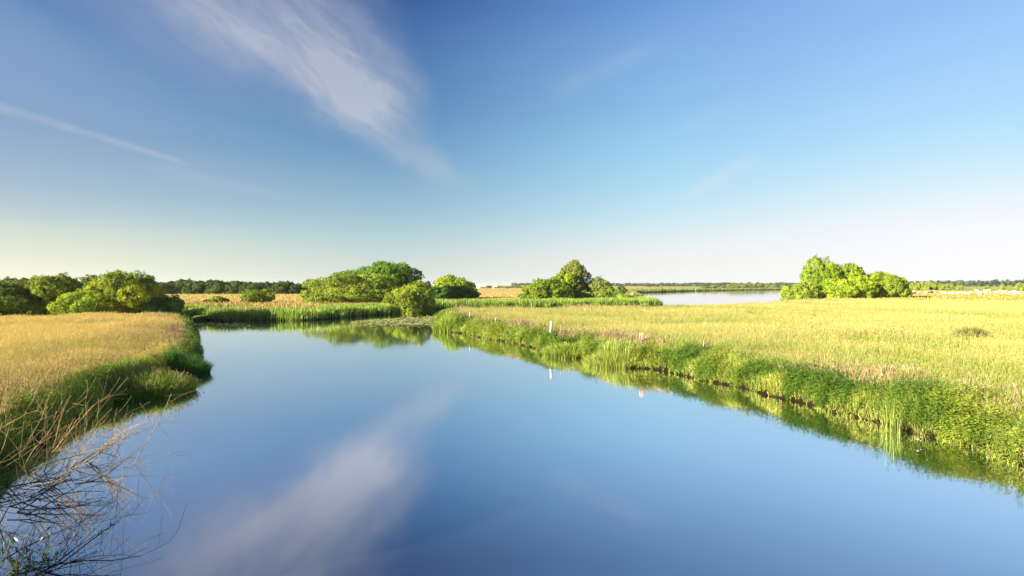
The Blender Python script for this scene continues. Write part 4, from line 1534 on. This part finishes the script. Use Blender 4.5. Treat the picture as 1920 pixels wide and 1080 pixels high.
def white_flower():
    x, y = px(1722, 829, 0.08)
    mb = MB()
    for (ox, oz, s) in ((0, 0.13, 0.05), (0.075, 0.10, 0.03)):
        for ring, (nn, el_, ln) in enumerate(((8, 0.25, 1.0), (7, 0.7, 0.85), (5, 1.15, 0.6))):
            for i in range(nn):
                a = i * 2 * np.pi / nn + ring * 0.4
                d = np.array([math.cos(a) * math.cos(el_), math.sin(a) * math.cos(el_), math.sin(el_)]) * s * ln
                t = np.array([-math.sin(a), math.cos(a), 0]) * s * 0.26
                c = np.array([ox, 0, oz])
                mb.add([c, c + d * 0.55 + t, c + d, c + d * 0.55 - t], (0.8, 0.8, 0.74), quads=[(0, 1, 2, 3)])
    o = empty('white_flower', (x, y, 0), 0, 'small white blossom at the water edge under the nearer right bank', 'flower')
    mb.build('blossom', M_LEAF, o)
    m2 = MB()
    tube(m2, [(0, 0, -0.3), (0.01, 0, 0), (0, 0, 0.13)], [0.006, 0.006, 0.004], (0.1, 0.16, 0.04))
    tube(m2, [(0.03, 0.02, -0.3), (0.05, 0.01, 0), (0.075, 0, 0.10)], [0.005, 0.005, 0.003], (0.1, 0.16, 0.04))
    m2.build('stem', M_REED, o)


white_flower()


# ------------------------------------------------------------------ dry brushwood and willow shrub, lower left
XMAX = [9.0]


def branch(mb, p, d, ln, r, col, g, depth, leaves=None, bend=0.25, grav=0.0, kids=(2, 4), upk=0.15):
    if p[0] > XMAX[0]:
        return
    n = 5
    pts = [np.array(p, float)]
    d = np.array(d, float)
    d /= np.linalg.norm(d)
    for i in range(n):
        d = d + g.normal(0, bend, 3) * 0.5 + np.array([0, 0, grav])
        d /= np.linalg.norm(d)
        pts.append(pts[-1] + d * ln / n)
        if pts[-1][2] < 0.04:
            pts[-1][2] = 0.04 + g.uniform(0, 0.03)
        if pts[-1][0] > XMAX[0]:
            d = np.array([0.1, d[1], abs(d[2]) + 0.5])
            d /= np.linalg.norm(d)
    rad = np.linspace(r, max(r * 0.35, 0.0022), n + 1)
    tube(mb, pts, rad, np.asarray(col) * g.uniform(0.7, 1.25), 4 if depth > 0 else 3)
    if depth <= 0:
        if leaves is not None:
            leaves.append((pts, d))
        return
    for i in range(int(g.integers(kids[0], kids[1] + 1))):
        j = int(g.integers(1, n + 1))
        dd = d + g.normal(0, 0.62, 3) + np.array([0, 0, upk])
        branch(mb, pts[j], dd, ln * g.uniform(0.35, 0.65), rad[j] * 0.62, col, g, depth - 1, leaves, bend, grav, kids, upk)


def dry_brush(name, label, n, root, dirs, ln, rad, col, seed, depth=2, **kw):
    g = np.random.default_rng(seed)
    mb = MB()
    x0, y0 = root[0], root[1]
    z0 = gz(x0, y0)
    for i in range(n):
        ox, oy = g.normal(0, root[2]), g.normal(0, root[3])
        zz = max(0.05, gz(x0 + ox, y0 + oy)) - z0 - 0.05
        dv = np.array(dirs) + g.normal(0, 0.34, 3)
        dv[2] = abs(dv[2])
        branch(mb, (ox, oy, zz), dv, g.uniform(*ln), g.uniform(*rad), col, g, depth, **kw)
    o = mb.build(name, M_TWIG)
    # tube() points are relative to the root, so lift them to the bank
    o.location = (x0, y0, z0)
    return tag(o, label, 'brushwood')


x, y = px(45, 862, 0.4)
dry_brush('dry_brush', 'tangle of straw coloured dead stems leaning over the left bank', 36, (x, y, 0.75, 0.9), (0.50, 0.0, 0.62), (1.0, 2.1), (0.005, 0.013), (0.38, 0.27, 0.125), 3, 2)
x, y = px(-40, 800, 0.5)
dry_brush('dry_brush', 'upright pale dead stalks at the left edge of the photo, in front of the meadow', 17, (x, y, 0.9, 1.0), (0.30, 0.0, 0.85), (1.0, 1.9), (0.005, 0.011), (0.38, 0.28, 0.14), 4, 2)
x, y = px(-30, 930, 0.3)
dry_brush('dry_brush', 'grey brown dead branches reaching low across the water from the left bank', 26, (x, y, 0.5, 0.7), (0.95, -0.05, 0.25), (0.8, 1.5), (0.006, 0.015), (0.14, 0.125, 0.09), 5, 2, grav=-0.01)


def willow():
    XMAX[0] = 1.7
    g = np.random.default_rng(9)
    x0, y0 = -6.8, 6.3
    z0 = max(0.05, gz(x0, y0))
    o = empty('willow_shrub', (x0, y0, z0), 0, 'dark twiggy willow shrub with sparse green leaves at the lower left corner', 'shrub')
    mb = MB()
    tips = []
    shoots = []
    for i in range(48):
        ox, oy = g.normal(0, 0.35), g.normal(0, 0.7)
        dv = np.array([0.95, 0.05, 0.10]) + g.normal(0, 0.30, 3)
        dv[2] = abs(dv[2]) * 0.8
        branch(mb, (ox, oy, g.uniform(-0.1, 0.1)), dv, g.uniform(0.9, 1.9), g.uniform(0.006, 0.015), (0.06, 0.045, 0.036), g, 2, tips, 0.22, -0.005, (3, 5), 0.30)
    # leafy young shoots at the foot
    for i in range(26):
        branch(mb, (g.uniform(0.4, 1.3), g.normal(-0.5, 0.5), g.uniform(0, 0.4)), (0.2, 0.0, 0.9), g.uniform(0.5, 1.0), 0.007, (0.08, 0.09, 0.04), g, 1, shoots, 0.25, 0.0, (3, 5), 0.3)
    mb.build('branches', M_TWIG, o)
    m2 = MB()
    tips = [(a, b, 1) for a, b in shoots] + [(a, b, 0) for a, b in tips]
    for pts, d, always in tips:
        pr = 1.0 if always else (0.10 if pts[-1][0] < 1.2 else 0.0)
        if g.uniform() > pr:
            continue
        for i in range(int(g.integers(8, 15))):
            t = g.integers(1, len(pts))
            p = pts[t] + g.normal(0, 0.02, 3)
            dd = d + g.normal(0, 0.6, 3) + np.array([0, 0, 0.3])
            dd /= np.linalg.norm(dd)
            s = np.cross(dd, g.normal(size=3))
            s /= np.linalg.norm(s)
            ln = g.uniform(0.05, 0.10)
            m2.add([p, p + dd * ln * 0.5 + s * ln * 0.13, p + dd * ln, p + dd * ln * 0.5 - s * ln * 0.13], np.array([0.06, 0.16, 0.03]) * g.uniform(0.7, 1.6), quads=[(0, 1, 2, 3)])
    m2.build('leaves', M_REED, o)


willow()

# lone stick leaning out of the left bank
mb = MB()
x, y = px(189, 764, 0.1)
e = np.array(at(243, y + 0.6))
tube(mb, [(0, 0, -0.05), ((e[0] - x) * 0.5, 0.25, 0.42), (e[0] - x, 0.5, ztop(707, y + 0.6) - 0.1)], [0.014, 0.011, 0.006], (0.34, 0.27, 0.17), 5)
o = mb.build('dead_branch', M_TWIG)
o.location = (x, y, 0.1)
tag(o, 'single bare stick leaning out from the left bank over the water', 'branch')

# unseen willow added just outside the left edge to shade the lower left corner
o = empty('bush', (-15.0, 3.2, gz(-15.0, 3.2)), 0, 'large unseen willow bush added left of the view to cast shade', 'bush')
crown_mesh(2.3, 4.6, 0.0, 26, 9000, 0.09, OL0, OL1, 51, 'dome').build('foliage', M_LEAF, o)
trunk_mesh(2.3, 4.6, 51, 6).build('stems', M_BARK, o)


# ------------------------------------------------------------------ thin evening haze
def haze():
    m, t = new_mat('haze')
    v = t.nodes.new('ShaderNodeVolumePrincipled')
    v.inputs['Color'].default_value = (0.90, 0.94, 1.0, 1)
    v.inputs['Density'].default_value = 0.00009
    v.inputs['Anisotropy'].default_value = 0.2
    out = t.nodes.new('ShaderNodeOutputMaterial')
    t.links.new(v.outputs[0], out.inputs['Volume'])
    mb = MB()
    a, z0, z1 = 8200.0, -2.4, 16.0
    mb.add([(-a, -a, z0), (a, -a, z0), (a, a, z0), (-a, a, z0), (-a, -a, z1), (a, -a, z1), (a, a, z1), (-a, a, z1)], (1, 1, 1),
           quads=[(0, 3, 2, 1), (4, 5, 6, 7), (0, 1, 5, 4), (1, 2, 6, 5), (2, 3, 7, 6), (3, 0, 4, 7)])
    tag(mb.build('haze', m), 'pale evening haze over the flat river meadows', 'haze', kind='stuff')


haze()
